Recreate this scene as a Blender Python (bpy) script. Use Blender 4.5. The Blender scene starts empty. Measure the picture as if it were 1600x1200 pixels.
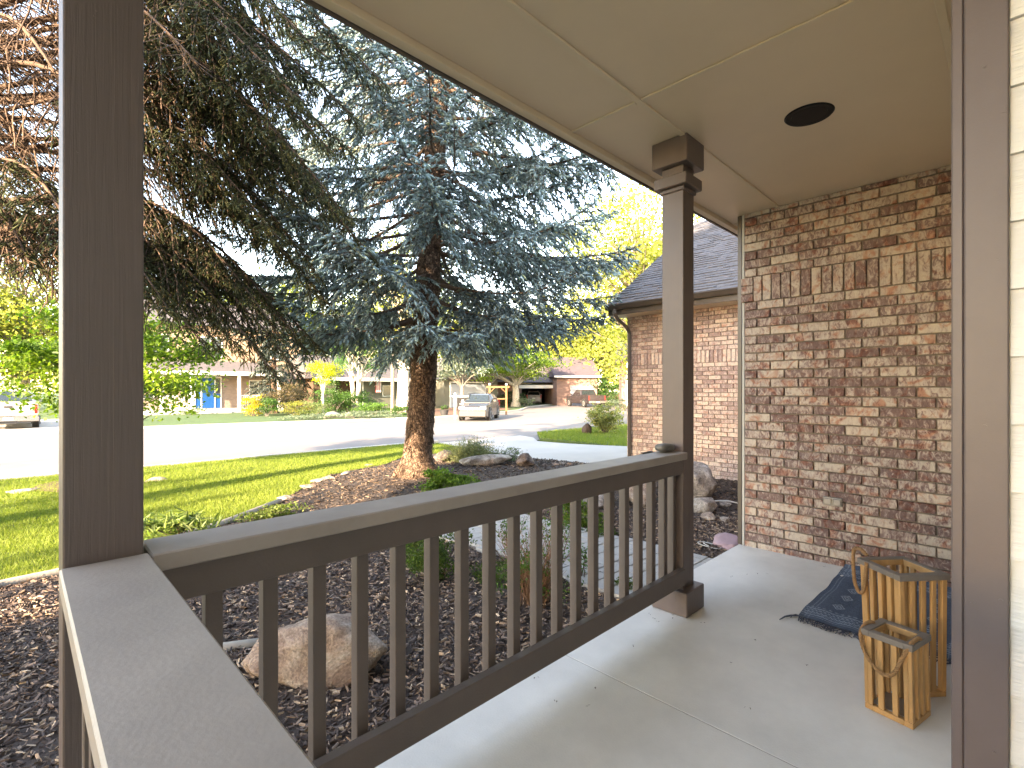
import bpy, bmesh, math, random
import numpy as np
from mathutils import Vector, Matrix

random.seed(7)
rng = np.random.default_rng(7)
scene = bpy.context.scene
COL = scene.collection
R = math.radians

# ------------------------------------------------------------------ camera, sky, sun, exposure
FX, FY = 0.7026, 0.7116            # viewing direction; +X runs along the porch rail, +Y towards the street
CAM_H = 1.4
cd = bpy.data.cameras.new('camera'); cam = bpy.data.objects.new('camera', cd); COL.objects.link(cam)
cam.location = (0, 0, CAM_H); cam.rotation_euler = (R(90), 0, math.atan2(-FX, FY))
cd.sensor_width = 36; cd.lens = 36 * 780 / 1600; cd.shift_y = 0.005; cd.clip_start = 0.03; cd.clip_end = 2000
scene.camera = cam

SUN_EL, SUN_X, SUN_Y = 19.0, -0.950, -0.313     # direction towards the sun
world = bpy.data.worlds.new('World'); scene.world = world; world.use_nodes = True
wn = world.node_tree.nodes; wl = world.node_tree.links
bg = wn['Background']
sky = wn.new('ShaderNodeTexSky'); sky.sky_type = 'NISHITA'; sky.sun_disc = False
sky.sun_elevation = R(SUN_EL); sky.sun_rotation = math.atan2(SUN_X, SUN_Y)
sky.air_density = 1.0; sky.dust_density = 0.6; sky.ozone_density = 1.0
wl.new(sky.outputs[0], bg.inputs[0]); bg.inputs[1].default_value = 0.10

sd = bpy.data.lights.new('sun', 'SUN'); sd.energy = 2.0; sd.angle = R(0.6); sd.color = (1.0, 0.91, 0.76)
sun = bpy.data.objects.new('sun', sd); COL.objects.link(sun)
el = R(SUN_EL)
sun.rotation_euler = Vector((-SUN_X * math.cos(el), -SUN_Y * math.cos(el), -math.sin(el))).to_track_quat('-Z', 'Y').to_euler()
scene.view_settings.view_transform = 'Standard'; scene.view_settings.look = 'None'
scene.view_settings.gamma = 1.0; scene.view_settings.use_curve_mapping = False
scene.view_settings.exposure = 4.12
scene.view_settings.use_white_balance = True
scene.view_settings.white_balance_temperature = 8700
scene.view_settings.white_balance_tint = 17
scene.cycles.max_bounces = 8; scene.cycles.diffuse_bounces = 5; scene.cycles.transparent_max_bounces = 6
scene.cycles.use_adaptive_sampling = True

# ------------------------------------------------------------------ coordinates
def W(x, d):                       # metres to the right of / ahead of the camera -> ground plan
    return (FX * d + FY * x, FY * d - FX * x)

def sstep(a, b, v):
    t = min(1, max(0, (v - a) / (b - a))); return t * t * (3 - 2 * t)

def T(u, v):                       # height of the terrain
    if v < 14.3:
        g = -0.15 - 0.27 * sstep(2.2, 12.5, v) if u < 9 else -0.15 - 0.35 * sstep(2.2, 12.5, max(v, min(u - 6, 12)))
        g += 0.13 * math.exp(-((u - 6.0) ** 2 + (v - 8.4) ** 2) / 4.0)
        return g
    return -0.5 + 0.35 * sstep(30, 60, v)

def gp(px, py):                    # where the line of sight through a picture point meets the terrain
    t = (px - 800) / 780.0
    d = 2.0
    for _ in range(60):
        u, v = W(t * d, d)
        nd = 780 * (CAM_H - T(u, v)) / (py - 608.0)
        d = 0.5 * d + 0.5 * nd
    u, v = W(t * d, d)
    return (u, v)

def at(px, d):                     # plan position at depth d in picture column px
    return W((px - 800) / 780.0 * d, d)

# ------------------------------------------------------------------ materials
def new_mat(name):
    m = bpy.data.materials.new(name); m.use_nodes = True
    return m, m.node_tree.nodes, m.node_tree.links, m.node_tree.nodes['Principled BSDF']

def nd(nodes, kind, **kw):
    n = nodes.new(kind)
    for k, v in kw.items():
        if k.startswith('i_'):
            n.inputs[k[2:].replace('_', ' ')].default_value = v
        else:
            setattr(n, k, v)
    return n

def simple(name, col, rough=0.6, var=0.15, scale=8.0, bump=0.0, bscale=60.0, stretch=(1, 1, 1), metal=0.0, attr=False, spec=0.5, detail=6, coord='Object'):
    m, N, L, P = new_mat(name)
    P.inputs['Roughness'].default_value = rough; P.inputs['Metallic'].default_value = metal
    P.inputs['Specular IOR Level'].default_value = spec
    tc = N.new('ShaderNodeTexCoord'); mp = N.new('ShaderNodeMapping'); mp.inputs['Scale'].default_value = stretch
    L.new(tc.outputs[coord], mp.inputs[0])
    no = nd(N, 'ShaderNodeTexNoise'); no.inputs['Scale'].default_value = scale; no.inputs['Detail'].default_value = detail
    no.inputs['Roughness'].default_value = 0.65
    L.new(mp.outputs[0], no.inputs[0])
    mr = N.new('ShaderNodeMapRange'); mr.inputs[1].default_value = 0.25; mr.inputs[2].default_value = 0.75
    mr.inputs[3].default_value = 1 - var; mr.inputs[4].default_value = 1 + var
    L.new(no.outputs[0], mr.inputs[0])
    mx = N.new('ShaderNodeVectorMath'); mx.operation = 'SCALE'
    if attr:
        at_ = N.new('ShaderNodeAttribute'); at_.attribute_name = 'col'
        m2 = N.new('ShaderNodeVectorMath'); m2.operation = 'MULTIPLY'; m2.inputs[1].default_value = col[:3]
        L.new(at_.outputs['Color'], m2.inputs[0]); L.new(m2.outputs[0], mx.inputs[0])
    else:
        mx.inputs[0].default_value = col[:3]
    L.new(mr.outputs[0], mx.inputs['Scale']); L.new(mx.outputs[0], P.inputs['Base Color'])
    if bump > 0:
        n2 = nd(N, 'ShaderNodeTexNoise'); n2.inputs['Scale'].default_value = bscale; n2.inputs['Detail'].default_value = 8
        L.new(mp.outputs[0], n2.inputs[0])
        b = N.new('ShaderNodeBump'); b.inputs['Strength'].default_value = bump; b.inputs['Distance'].default_value = 0.01
        L.new(n2.outputs[0], b.inputs['Height']); L.new(b.outputs[0], P.inputs['Normal'])
    return m

def foliage(name, col, trans=0.35, rough=0.6, spec=0.3):
    m, N, L, P = new_mat(name)
    a = N.new('ShaderNodeAttribute'); a.attribute_name = 'col'
    mu = N.new('ShaderNodeVectorMath'); mu.operation = 'MULTIPLY'; mu.inputs[1].default_value = col[:3]
    L.new(a.outputs['Color'], mu.inputs[0]); L.new(mu.outputs[0], P.inputs['Base Color'])
    P.inputs['Roughness'].default_value = rough; P.inputs['Specular IOR Level'].default_value = spec
    if trans > 0:
        tr = N.new('ShaderNodeBsdfTranslucent'); t2 = N.new('ShaderNodeVectorMath'); t2.operation = 'MULTIPLY'
        t2.inputs[1].default_value = (1.2, 1.3, 0.65)
        L.new(mu.outputs[0], t2.inputs[0]); L.new(t2.outputs[0], tr.inputs[0])
        ms = N.new('ShaderNodeMixShader'); ms.inputs[0].default_value = trans
        L.new(P.outputs[0], ms.inputs[1]); L.new(tr.outputs[0], ms.inputs[2])
        L.new(ms.outputs[0], N['Material Output'].inputs[0])
    return m

def brick_mat(name, lift=0.0):
    m, N, L, P = new_mat(name)
    P.inputs['Roughness'].default_value = 0.85; P.inputs['Specular IOR Level'].default_value = 0.2
    ge = N.new('ShaderNodeNewGeometry'); oi = N.new('ShaderNodeObjectInfo')
    av = N.new('ShaderNodeAttribute'); av.attribute_name = 'rnd'
    ad = N.new('ShaderNodeMath'); ad.operation = 'ADD'
    L.new(oi.outputs['Random'], ad.inputs[0]); L.new(av.outputs['Fac'], ad.inputs[1])
    fr = N.new('ShaderNodeMath'); fr.operation = 'FRACT'; L.new(ad.outputs[0], fr.inputs[0])
    off = N.new('ShaderNodeVectorMath'); off.operation = 'ADD'
    cmb = N.new('ShaderNodeCombineXYZ')
    k = N.new('ShaderNodeMath'); k.operation = 'MULTIPLY'; k.inputs[1].default_value = 37.0
    L.new(fr.outputs[0], k.inputs[0]); L.new(k.outputs[0], cmb.inputs[0])
    L.new(ge.outputs['Position'], off.inputs[0]); L.new(cmb.outputs[0], off.inputs[1])
    n1 = nd(N, 'ShaderNodeTexNoise'); n1.inputs['Scale'].default_value = 22; n1.inputs['Detail'].default_value = 7
    n1.inputs['Distortion'].default_value = 1.1; n1.inputs['Roughness'].default_value = 0.68
    mpb = N.new('ShaderNodeMapping'); mpb.inputs['Rotation'].default_value = (0.5, 0, 0); mpb.inputs['Scale'].default_value = (1, 1.5, .75); L.new(off.outputs[0], mpb.inputs[0]); L.new(mpb.outputs[0], n1.inputs[0])
    sh = N.new('ShaderNodeMapRange'); sh.inputs[3].default_value = -0.13; sh.inputs[4].default_value = 0.10
    L.new(fr.outputs[0], sh.inputs[0])
    s2 = N.new('ShaderNodeMath'); s2.operation = 'ADD'; L.new(n1.outputs[0], s2.inputs[0]); L.new(sh.outputs[0], s2.inputs[1])
    cr = N.new('ShaderNodeValToRGB'); e = cr.color_ramp
    e.elements[0].position = 0.30; e.elements[0].color = (0.13, 0.082, 0.075, 1)
    e.elements[1].position = 0.66; e.elements[1].color = (0.46, 0.38, 0.31, 1)
    for p, c in ((0.41, (0.18, 0.12, 0.108, 1)), (0.47, (0.29, 0.215, 0.19, 1)), (0.55, (0.40, 0.33, 0.28, 1))):
        q = e.elements.new(p); q.color = c
    L.new(s2.outputs[0], cr.inputs[0])
    n2 = nd(N, 'ShaderNodeTexNoise'); n2.inputs['Scale'].default_value = 9; n2.inputs['Detail'].default_value = 3; n2.inputs['Distortion'].default_value = 1.5
    o2 = N.new('ShaderNodeVectorMath'); o2.operation = 'ADD'; o2.inputs[1].default_value = (3, 8, 5); L.new(off.outputs[0], o2.inputs[0]); L.new(o2.outputs[0], n2.inputs[0])
    f2 = N.new('ShaderNodeMapRange'); f2.inputs[1].default_value = 0.52; f2.inputs[2].default_value = 0.66; f2.inputs[4].default_value = 0.8
    L.new(n2.outputs[0], f2.inputs[0])
    mm = N.new('ShaderNodeMixRGB'); mm.blend_type = 'MULTIPLY'; mm.inputs[2].default_value = (0.78, 0.40, 0.30, 1)
    L.new(f2.outputs[0], mm.inputs[0]); L.new(cr.outputs[0], mm.inputs[1])
    g = N.new('ShaderNodeVectorMath'); g.operation = 'SCALE'; g.inputs['Scale'].default_value = 1.0 + lift * 1.7
    lm = N.new('ShaderNodeMixRGB'); lm.inputs[0].default_value = lift * 0.7; lm.inputs[2].default_value = (0.62, 0.52, 0.50, 1)
    L.new(mm.outputs[0], lm.inputs[1]); L.new(lm.outputs[0], g.inputs[0]); L.new(g.outputs[0], P.inputs['Base Color'])
    b = N.new('ShaderNodeBump'); b.inputs['Strength'].default_value = 0.6; b.inputs['Distance'].default_value = 0.006
    L.new(n1.outputs[0], b.inputs['Height']); L.new(b.outputs[0], P.inputs['Normal'])
    return m

def post_mat(name, col):
    m, N, L, P = new_mat(name)
    P.inputs['Roughness'].default_value = 0.42; P.inputs['Specular IOR Level'].default_value = 0.45
    tc = N.new('ShaderNodeTexCoord')
    def wood(stretch, sc, dist):
        mp = N.new('ShaderNodeMapping'); mp.inputs['Scale'].default_value = stretch
        L.new(tc.outputs['Object'], mp.inputs[0])
        w = N.new('ShaderNodeTexNoise'); w.inputs['Scale'].default_value = sc; w.inputs['Detail'].default_value = 5; w.inputs['Distortion'].default_value = dist
        L.new(mp.outputs[0], w.inputs[0]); return w
    w1 = wood((1, 1, 0.035), 110, 0.6); w2 = wood((1, 1, 1), 5, 0.3); w3 = wood((1, 1, 1), 240, 0)
    mr = N.new('ShaderNodeMapRange'); mr.inputs[3].default_value = 0.86; mr.inputs[4].default_value = 1.13
    L.new(w2.outputs[0], mr.inputs[0])
    sc = N.new('ShaderNodeVectorMath'); sc.operation = 'SCALE'; sc.inputs[0].default_value = col
    L.new(mr.outputs[0], sc.inputs['Scale']); L.new(sc.outputs[0], P.inputs['Base Color'])
    b1 = N.new('ShaderNodeBump'); b1.inputs['Strength'].default_value = 0.35; b1.inputs['Distance'].default_value = 0.004
    L.new(w1.outputs[0], b1.inputs['Height'])
    b2 = N.new('ShaderNodeBump'); b2.inputs['Strength'].default_value = 0.12; b2.inputs['Distance'].default_value = 0.002
    L.new(w3.outputs[0], b2.inputs['Height']); L.new(b1.outputs[0], b2.inputs['Normal']); L.new(b2.outputs[0], P.inputs['Normal'])
    return m

TAUPE = (0.118, 0.088, 0.080)
M = {}
M['post'] = post_mat('taupe_painted_wood', TAUPE)
M['rail'] = simple('taupe_painted_rail', (0.118, 0.090, 0.078), 0.5, 0.12, 6, 0.12, 160)
M['cap'] = simple('worn_taupe_cap', (0.31, 0.265, 0.235), 0.5, 0.2, 3, 0.07, 120, stretch=(1, 1, 1))
M['trim'] = simple('taupe_house_trim', (0.118, 0.090, 0.090), 0.42, 0.08, 5, 0.05, 260)
M['ceiling'] = simple('beige_soffit_paint', (0.68, 0.535, 0.385), 0.45, 0.04, 2, 0.03, 80)
M['batten'] = simple('beige_batten_paint', (0.66, 0.53, 0.38), 0.45, 0.04, 3)
M['siding'] = simple('white_clapboard_paint', (0.66, 0.64, 0.61), 0.5, 0.05, 3, 0.35, 60, stretch=(1, 0.12, 2.2))
M['concrete'] = simple('porch_concrete', (0.63, 0.60, 0.56), 0.75, 0.13, 2.2, 0.15, 120)
M['brick'] = brick_mat('washed_brick'); M['brick2'] = brick_mat('washed_brick_pale', 0.24)
M['mortar'] = simple('mortar', (0.20, 0.165, 0.135), 0.9, 0.15, 30, 0.3, 120)
M['white'] = simple('white_trim', (0.72, 0.71, 0.68), 0.5, 0.05, 4)
M['black'] = simple('black_metal', (0.008, 0.008, 0.009), 0.55, 0.05, 4, spec=0.2)
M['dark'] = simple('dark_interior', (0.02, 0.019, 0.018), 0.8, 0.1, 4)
M['steel'] = simple('grey_metal', (0.32, 0.31, 0.30), 0.35, 0.15, 20, metal=0.8)
M['mulch'] = simple('bark_mulch_bed', (0.06, 0.042, 0.034), 0.9, 0.5, 25, 0.8, 90, coord='Object')
M['chip'] = simple('bark_chips', (1, 1, 1), 0.85, 0.25, 40, attr=True)
M['soil'] = simple('lawn_soil', (0.055, 0.085, 0.018), 0.95, 0.35, 14, 0.5, 80)
M['farlawn'] = simple('far_lawn_turf', (0.035, 0.08, 0.018), 0.95, 0.3, 1.5, 0.6, 40)
M['grass'] = foliage('grass_blades', (1, 1, 1), 0.4)
M['street'] = simple('pale_street_concrete', (0.17, 0.152, 0.145), 0.85, 0.12, 0.6, 0.1, 90)
M['drive'] = simple('driveway_concrete', (0.40, 0.365, 0.33), 0.8, 0.1, 0.8, 0.1, 90)
M['kerb'] = simple('kerb_concrete', (0.42, 0.40, 0.37), 0.8, 0.12, 3)
M['paver'] = simple('pale_paver', (0.36, 0.35, 0.335), 0.8, 0.14, 5, 0.3, 90)
M['edge'] = simple('bed_edging_concrete', (0.34, 0.30, 0.25), 0.85, 0.2, 9, 0.3, 60)
def bark_mat(name, c1, c2):
    m, N, L, P = new_mat(name); P.inputs['Roughness'].default_value = .92; P.inputs['Specular IOR Level'].default_value = .15
    tc = N.new('ShaderNodeTexCoord'); mp = N.new('ShaderNodeMapping'); mp.inputs['Scale'].default_value = (1, 1, .62); L.new(tc.outputs['Object'], mp.inputs[0])
    no = nd(N, 'ShaderNodeTexNoise'); no.inputs['Scale'].default_value = 9; no.inputs['Detail'].default_value = 5; L.new(mp.outputs[0], no.inputs[0])
    ad = N.new('ShaderNodeVectorMath'); ad.operation = 'MULTIPLY_ADD'; ad.inputs[1].default_value = (.12, .12, .12); L.new(no.outputs['Color'], ad.inputs[0]); L.new(mp.outputs[0], ad.inputs[2])
    vo = N.new('ShaderNodeTexVoronoi'); vo.feature = 'DISTANCE_TO_EDGE'; vo.inputs['Scale'].default_value = 26; L.new(ad.outputs[0], vo.inputs[0])
    v2 = N.new('ShaderNodeTexVoronoi'); v2.inputs['Scale'].default_value = 26; L.new(ad.outputs[0], v2.inputs[0])
    sx = N.new('ShaderNodeSeparateXYZ'); L.new(v2.outputs['Color'], sx.inputs[0])
    mc = N.new('ShaderNodeMixRGB'); mc.inputs[1].default_value = (*c1, 1); mc.inputs[2].default_value = (*c2, 1); L.new(sx.outputs[0], mc.inputs[0])
    mr = N.new('ShaderNodeMapRange'); mr.inputs[2].default_value = .16; mr.inputs[3].default_value = .35; L.new(vo.outputs['Distance'], mr.inputs[0])
    sc = N.new('ShaderNodeVectorMath'); sc.operation = 'SCALE'; L.new(mc.outputs[0], sc.inputs[0]); L.new(mr.outputs[0], sc.inputs['Scale']); L.new(sc.outputs[0], P.inputs['Base Color'])
    n2 = nd(N, 'ShaderNodeTexNoise'); n2.inputs['Scale'].default_value = 60; n2.inputs['Detail'].default_value = 6; L.new(mp.outputs[0], n2.inputs[0])
    b = N.new('ShaderNodeBump'); b.inputs['Strength'].default_value = 1; b.inputs['Distance'].default_value = .02; L.new(mr.outputs[0], b.inputs['Height'])
    b2 = N.new('ShaderNodeBump'); b2.inputs['Strength'].default_value = .8; b2.inputs['Distance'].default_value = .01; L.new(n2.outputs[0], b2.inputs['Height']); L.new(b.outputs[0], b2.inputs['Normal']); L.new(b2.outputs[0], P.inputs['Normal'])
    return m
M['barkb'] = bark_mat('spruce_bark', (0.09, 0.058, 0.043), (0.25, 0.17, 0.125))
M['twig'] = simple('spruce_twig_wood', (0.10, 0.062, 0.042), 0.9, 0.3, 14)
M['barkg'] = simple('grey_bark', (0.17, 0.145, 0.12), 0.9, 0.4, 8, 0.8, 30)
M['barkw'] = simple('pale_birch_bark', (0.42, 0.38, 0.32), 0.9, 0.35, 8, 0.5, 30)
M['blue'] = foliage('blue_spruce_needles', (1, 1, 1), 0.2, 0.5, 0.4)
M['needle'] = foliage('green_spruce_needles', (1, 1, 1), 0.25, 0.6, 0.25)
M['leaf'] = foliage('broad_leaves', (1, 1, 1), 0.5, 0.5, 0.35)
M['shingle'] = simple('grey_shingle', (0.155, 0.15, 0.158), 0.9, 0.3, 14, 0.4, 140)
M['gutter'] = simple('brown_gutter', (0.085, 0.065, 0.052), 0.4, 0.06, 5)
def rock_mat(name, c1, c2, c3, sc=5):
    m, N, L, P = new_mat(name); P.inputs['Roughness'].default_value = .9; P.inputs['Specular IOR Level'].default_value = .2
    tc = N.new('ShaderNodeTexCoord'); n1 = nd(N, 'ShaderNodeTexNoise'); n1.inputs['Scale'].default_value = sc; n1.inputs['Detail'].default_value = 9; n1.inputs['Roughness'].default_value = .72; n1.inputs['Distortion'].default_value = .5
    L.new(tc.outputs['Object'], n1.inputs[0]); cr = N.new('ShaderNodeValToRGB'); e = cr.color_ramp
    e.elements[0].position = .36; e.elements[0].color = (*c1, 1); e.elements[1].position = .64; e.elements[1].color = (*c3, 1); q = e.elements.new(.5); q.color = (*c2, 1)
    L.new(n1.outputs[0], cr.inputs[0]); n3 = nd(N, 'ShaderNodeTexNoise'); n3.inputs['Scale'].default_value = sc * 16; n3.inputs['Detail'].default_value = 4; L.new(tc.outputs['Object'], n3.inputs[0])
    mr = N.new('ShaderNodeMapRange'); mr.inputs[1].default_value = .3; mr.inputs[2].default_value = .7; mr.inputs[3].default_value = .65; mr.inputs[4].default_value = 1.3; L.new(n3.outputs[0], mr.inputs[0])
    g = N.new('ShaderNodeVectorMath'); g.operation = 'SCALE'; L.new(cr.outputs[0], g.inputs[0]); L.new(mr.outputs[0], g.inputs['Scale']); L.new(g.outputs[0], P.inputs['Base Color'])
    b = N.new('ShaderNodeBump'); b.inputs['Strength'].default_value = 1; b.inputs['Distance'].default_value = .05; L.new(n1.outputs[0], b.inputs['Height'])
    b2 = N.new('ShaderNodeBump'); b2.inputs['Strength'].default_value = .6; b2.inputs['Distance'].default_value = .006; L.new(n3.outputs[0], b2.inputs['Height']); L.new(b.outputs[0], b2.inputs['Normal']); L.new(b2.outputs[0], P.inputs['Normal'])
    return m
M['stone_pink'] = rock_mat('pink_granite', (.19, .13, .105), (.34, .26, .21), (.47, .41, .355))
M['stone_pale'] = rock_mat('pale_lichen_rock', (.16, .13, .11), (.36, .31, .27), (.58, .54, .50), 4)
M['stone_dark'] = rock_mat('dark_lava_rock', (.06, .045, .04), (.15, .12, .11), (.26, .22, .20), 7)
M['wood'] = simple('honey_wood', (0.42, 0.235, 0.095), 0.5, 0.3, 5, 0.2, 60, stretch=(3, 3, 0.5))
M['greywood'] = simple('grey_top_frame', (0.15, 0.13, 0.115), 0.45, 0.2, 10, 0.1, 80)
M['rope'] = simple('jute_rope', (0.30, 0.165, 0.075), 0.9, 0.3, 60, 0.6, 300)
M['rug'] = simple('woven_blue_rug', (1, 1, 1), 0.95, 0.2, 160, 0.5, 400, attr=True)
M['fringe'] = simple('rug_fringe_yarn', (0.06, 0.07, 0.10), 0.95, 0.5, 60)
M['purple'] = simple('pink_purple_stone', (0.37, 0.25, 0.27), 0.85, 0.15, 6, 0.3, 40)
M['cable'] = simple('white_cable', (0.45, 0.44, 0.42), 0.5, 0.05, 5)
M['case'] = simple('dark_grey_case', (0.10, 0.095, 0.085), 0.42, 0.2, 20, 0.1, 60)
# far away
M['peach'] = simple('peach_stucco', (0.33, 0.23, 0.16), 0.9, 0.06, 1)
M['farbrick'] = simple('far_tan_brick', (0.25, 0.19, 0.155), 0.9, 0.25, 2.4, stretch=(1, 1, 3))
M['redbrick'] = simple('far_pink_brick', (0.21, 0.135, 0.115), 0.9, 0.22, 2.4, stretch=(1, 1, 3))
M['bluedoor'] = simple('blue_door_paint', (0.0, 0.07, 0.25), 0.4, 0.05, 2)
M['glass'] = simple('window_glass', (0.05, 0.06, 0.065), 0.08, 0.1, 2, spec=0.8)
M['greygreen'] = simple('grey_green_siding', (0.12, 0.122, 0.10), 0.8, 0.06, 1)
M['farroof'] = simple('far_roof_shingle', (0.085, 0.075, 0.078), 0.9, 0.15, 3)
M['purproof'] = simple('far_mauve_roof', (0.075, 0.055, 0.062), 0.9, 0.12, 3)
M['whitedoor'] = simple('white_garage_door', (0.32, 0.35, 0.40), 0.5, 0.04, 1)
M['cedar'] = simple('cedar_timber', (0.20, 0.095, 0.04), 0.7, 0.2, 5)
M['flagred'] = simple('flag_red', (0.45, 0.08, 0.1), 0.8, 0.1, 5)
M['flagwhite'] = simple('flag_white', (0.7, 0.68, 0.68), 0.8, 0.1, 5)
M['fence'] = simple('brown_fence_wood', (0.075, 0.045, 0.03), 0.85, 0.25, 4)
M['tyre'] = simple('tyre_rubber', (0.018, 0.018, 0.018), 0.8, 0.1, 9)
M['rim'] = simple('alloy_rim', (0.45, 0.45, 0.46), 0.3, 0.05, 5, metal=0.7)
M['lamp'] = simple('headlamp_lens', (0.6, 0.62, 0.65), 0.1, 0.05, 5)
M['redlamp'] = simple('tail_lamp_lens', (0.35, 0.02, 0.015), 0.15, 0.05, 5)
M['carglass'] = simple('car_glass', (0.02, 0.028, 0.03), 0.05, 0.05, 5, spec=0.9)
M['blackplastic'] = simple('black_plastic', (0.03, 0.03, 0.032), 0.5, 0.05, 5)
M['suvgrey'] = simple('grey_car_paint', (0.034, 0.034, 0.037), 0.25, 0.03, 2, spec=0.7)
M['truckgrey'] = simple('dark_grey_car_paint', (0.035, 0.028, 0.03), 0.25, 0.03, 2, spec=0.7)
M['silver'] = simple('silver_car_paint', (0.22, 0.18, 0.18), 0.25, 0.03, 2, spec=0.7)
M['cream'] = simple('off_white_car_paint', (0.40, 0.36, 0.32), 0.3, 0.03, 2, spec=0.6)
M['chrome'] = simple('chrome', (0.6, 0.6, 0.6), 0.15, 0.03, 2, metal=0.9)
M['redground'] = simple('reddish_bark_bed', (0.14, 0.07, 0.045), 0.9, 0.35, 3, 0.6, 30)

# ------------------------------------------------------------------ mesh helpers
class MB:
    """collects vertices and faces; build() links them as one mesh object"""
    def __init__(s): s.v = []; s.f = []; s.r = []
    def add(s, verts, faces, rnd=0.0):
        o = len(s.v); s.v += [tuple(p) for p in verts]; s.f += [tuple(i + o for i in f) for f in faces]
        s.r += [rnd] * len(faces); return s
    def box(s, x0, x1, y0, y1, z0, z1, rnd=0.0):
        v = [(x0, y0, z0), (x1, y0, z0), (x1, y1, z0), (x0, y1, z0), (x0, y0, z1), (x1, y0, z1), (x1, y1, z1), (x0, y1, z1)]
        return s.add(v, [(0, 3, 2, 1), (4, 5, 6, 7), (0, 1, 5, 4), (1, 2, 6, 5), (2, 3, 7, 6), (3, 0, 4, 7)], rnd)
    def bbox(s, x0, x1, y0, y1, z0, z1, b=0.004, seg=1):
        bm = bmesh.new(); bmesh.ops.create_cube(bm, size=1)
        for w in bm.verts:
            w.co = Vector(((x0 + x1) / 2 + w.co.x * (x1 - x0), (y0 + y1) / 2 + w.co.y * (y1 - y0), (z0 + z1) / 2 + w.co.z * (z1 - z0)))
        bmesh.ops.bevel(bm, geom=bm.edges[:], offset=b, segments=seg, affect='EDGES', profile=0.5)
        s.frombm(bm); return s
    def frombm(s, bm):
        bm.verts.index_update()
        s.add([w.co[:] for w in bm.verts], [[w.index for w in f.verts] for f in bm.faces]); bm.free(); return s
    def quad(s, a, b, c, d): return s.add([a, b, c, d], [(0, 1, 2, 3)])
    def prism(s, poly, axis, a0, a1):
        """poly of 2D points extruded along an axis: 'x' -> (y,z), 'y' -> (x,z), 'z' -> (x,y)"""
        def P(p, a): return {'x': (a, p[0], p[1]), 'y': (p[0], a, p[1]), 'z': (p[0], p[1], a)}[axis]
        n = len(poly); v = [P(p, a0) for p in poly] + [P(p, a1) for p in poly]
        f = [tuple(range(n))[::-1], tuple(range(n, 2 * n))] + [(i, (i + 1) % n, n + (i + 1) % n, n + i) for i in range(n)]
        return s.add(v, f)
    def cyl(s, c, r, h, axis='z', n=20, r2=None):
        r2 = r if r2 is None else r2; v = []
        for k, (rr, a) in enumerate(((r, -h / 2), (r2, h / 2))):
            for i in range(n):
                t = 2 * math.pi * i / n; p = (rr * math.cos(t), rr * math.sin(t))
                q = {'z': (p[0], p[1], a), 'x': (a, p[0], p[1]), 'y': (p[0], a, p[1])}[axis]
                v.append((c[0] + q[0], c[1] + q[1], c[2] + q[2]))
        f = [tuple(range(n))[::-1], tuple(range(n, 2 * n))] + [(i, (i + 1) % n, n + (i + 1) % n, n + i) for i in range(n)]
        return s.add(v, f)
    def tube(s, pts, rad, n=6, cap=True):
        pts = [Vector(p) for p in pts]
        if not hasattr(rad, '__len__'): rad = [rad] * len(pts)
        prev = None; v = []
        for i, p in enumerate(pts):
            d = (pts[min(i + 1, len(pts) - 1)] - pts[max(i - 1, 0)]).normalized()
            if prev is None:
                a = d.cross(Vector((0, 0, 1)));
                if a.length < 0.1: a = d.cross(Vector((1, 0, 0)))
            else: a = prev - d * prev.dot(d)
            a.normalize(); prev = a; b = d.cross(a)
            for k in range(n):
                t = 2 * math.pi * k / n; v.append(p + (a * math.cos(t) + b * math.sin(t)) * rad[i])
        f = []
        for i in range(len(pts) - 1):
            for k in range(n):
                f.append((i * n + k, i * n + (k + 1) % n, (i + 1) * n + (k + 1) % n, (i + 1) * n + k))
        if cap: f += [tuple(range(n))[::-1], tuple((len(pts) - 1) * n + k for k in range(n))]
        return s.add(v, f)
    def xform(s, mtx, start=0):
        for i in range(start, len(s.v)): s.v[i] = tuple(mtx @ Vector(s.v[i]))
        return s
    def mesh(s, name, mat, smooth=False, inv=None):
        me = bpy.data.meshes.new(name)
        vs = s.v if inv is None else [inv @ Vector(p) for p in s.v]
        me.from_pydata([tuple(p) for p in vs], [], s.f); me.update()
        if any(s.r):
            a = me.attributes.new('rnd', 'FLOAT', 'FACE'); a.data.foreach_set('value', np.array(s.r, dtype=np.float32))
        if smooth: me.polygons.foreach_set('use_smooth', [True] * len(me.polygons))
        me.materials.append(mat); return me
    def build(s, name, mat, parent=None, smooth=False, local=False):
        """vertices are in world coordinates unless local=True (then in the parent's frame)"""
        inv = None
        if parent is not None and not local: inv = rootmat(parent).inverted()
        o = bpy.data.objects.new(name, s.mesh(name, mat, smooth, inv)); COL.objects.link(o)
        if parent is not None: o.parent = parent
        return o

def rootmat(o):
    m = Matrix.LocRotScale(o.location, o.rotation_euler, o.scale)
    return rootmat(o.parent) @ m if o.parent else m

def empty(name, label, cat, loc=(0, 0, 0), rz=0.0, group=None):
    o = bpy.data.objects.new(name, None); COL.objects.link(o); o.empty_display_size = 0.1
    o.location = loc; o.rotation_euler = (0, 0, rz); tag(o, label, cat, group); return o

def tag(o, label, cat=None, group=None, kind=None):
    if label: o['label'] = label
    if cat: o['category'] = cat
    if group: o['group'] = group
    if kind: o['kind'] = kind
    return o

def recentre(o, p):
    """move a mesh object's origin to p"""
    p = Vector(p); o.data.transform(Matrix.Translation(-p)); o.location = p; return o

def struct(o, label=None): o['kind'] = 'structure'; o['label'] = label; return o

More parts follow.
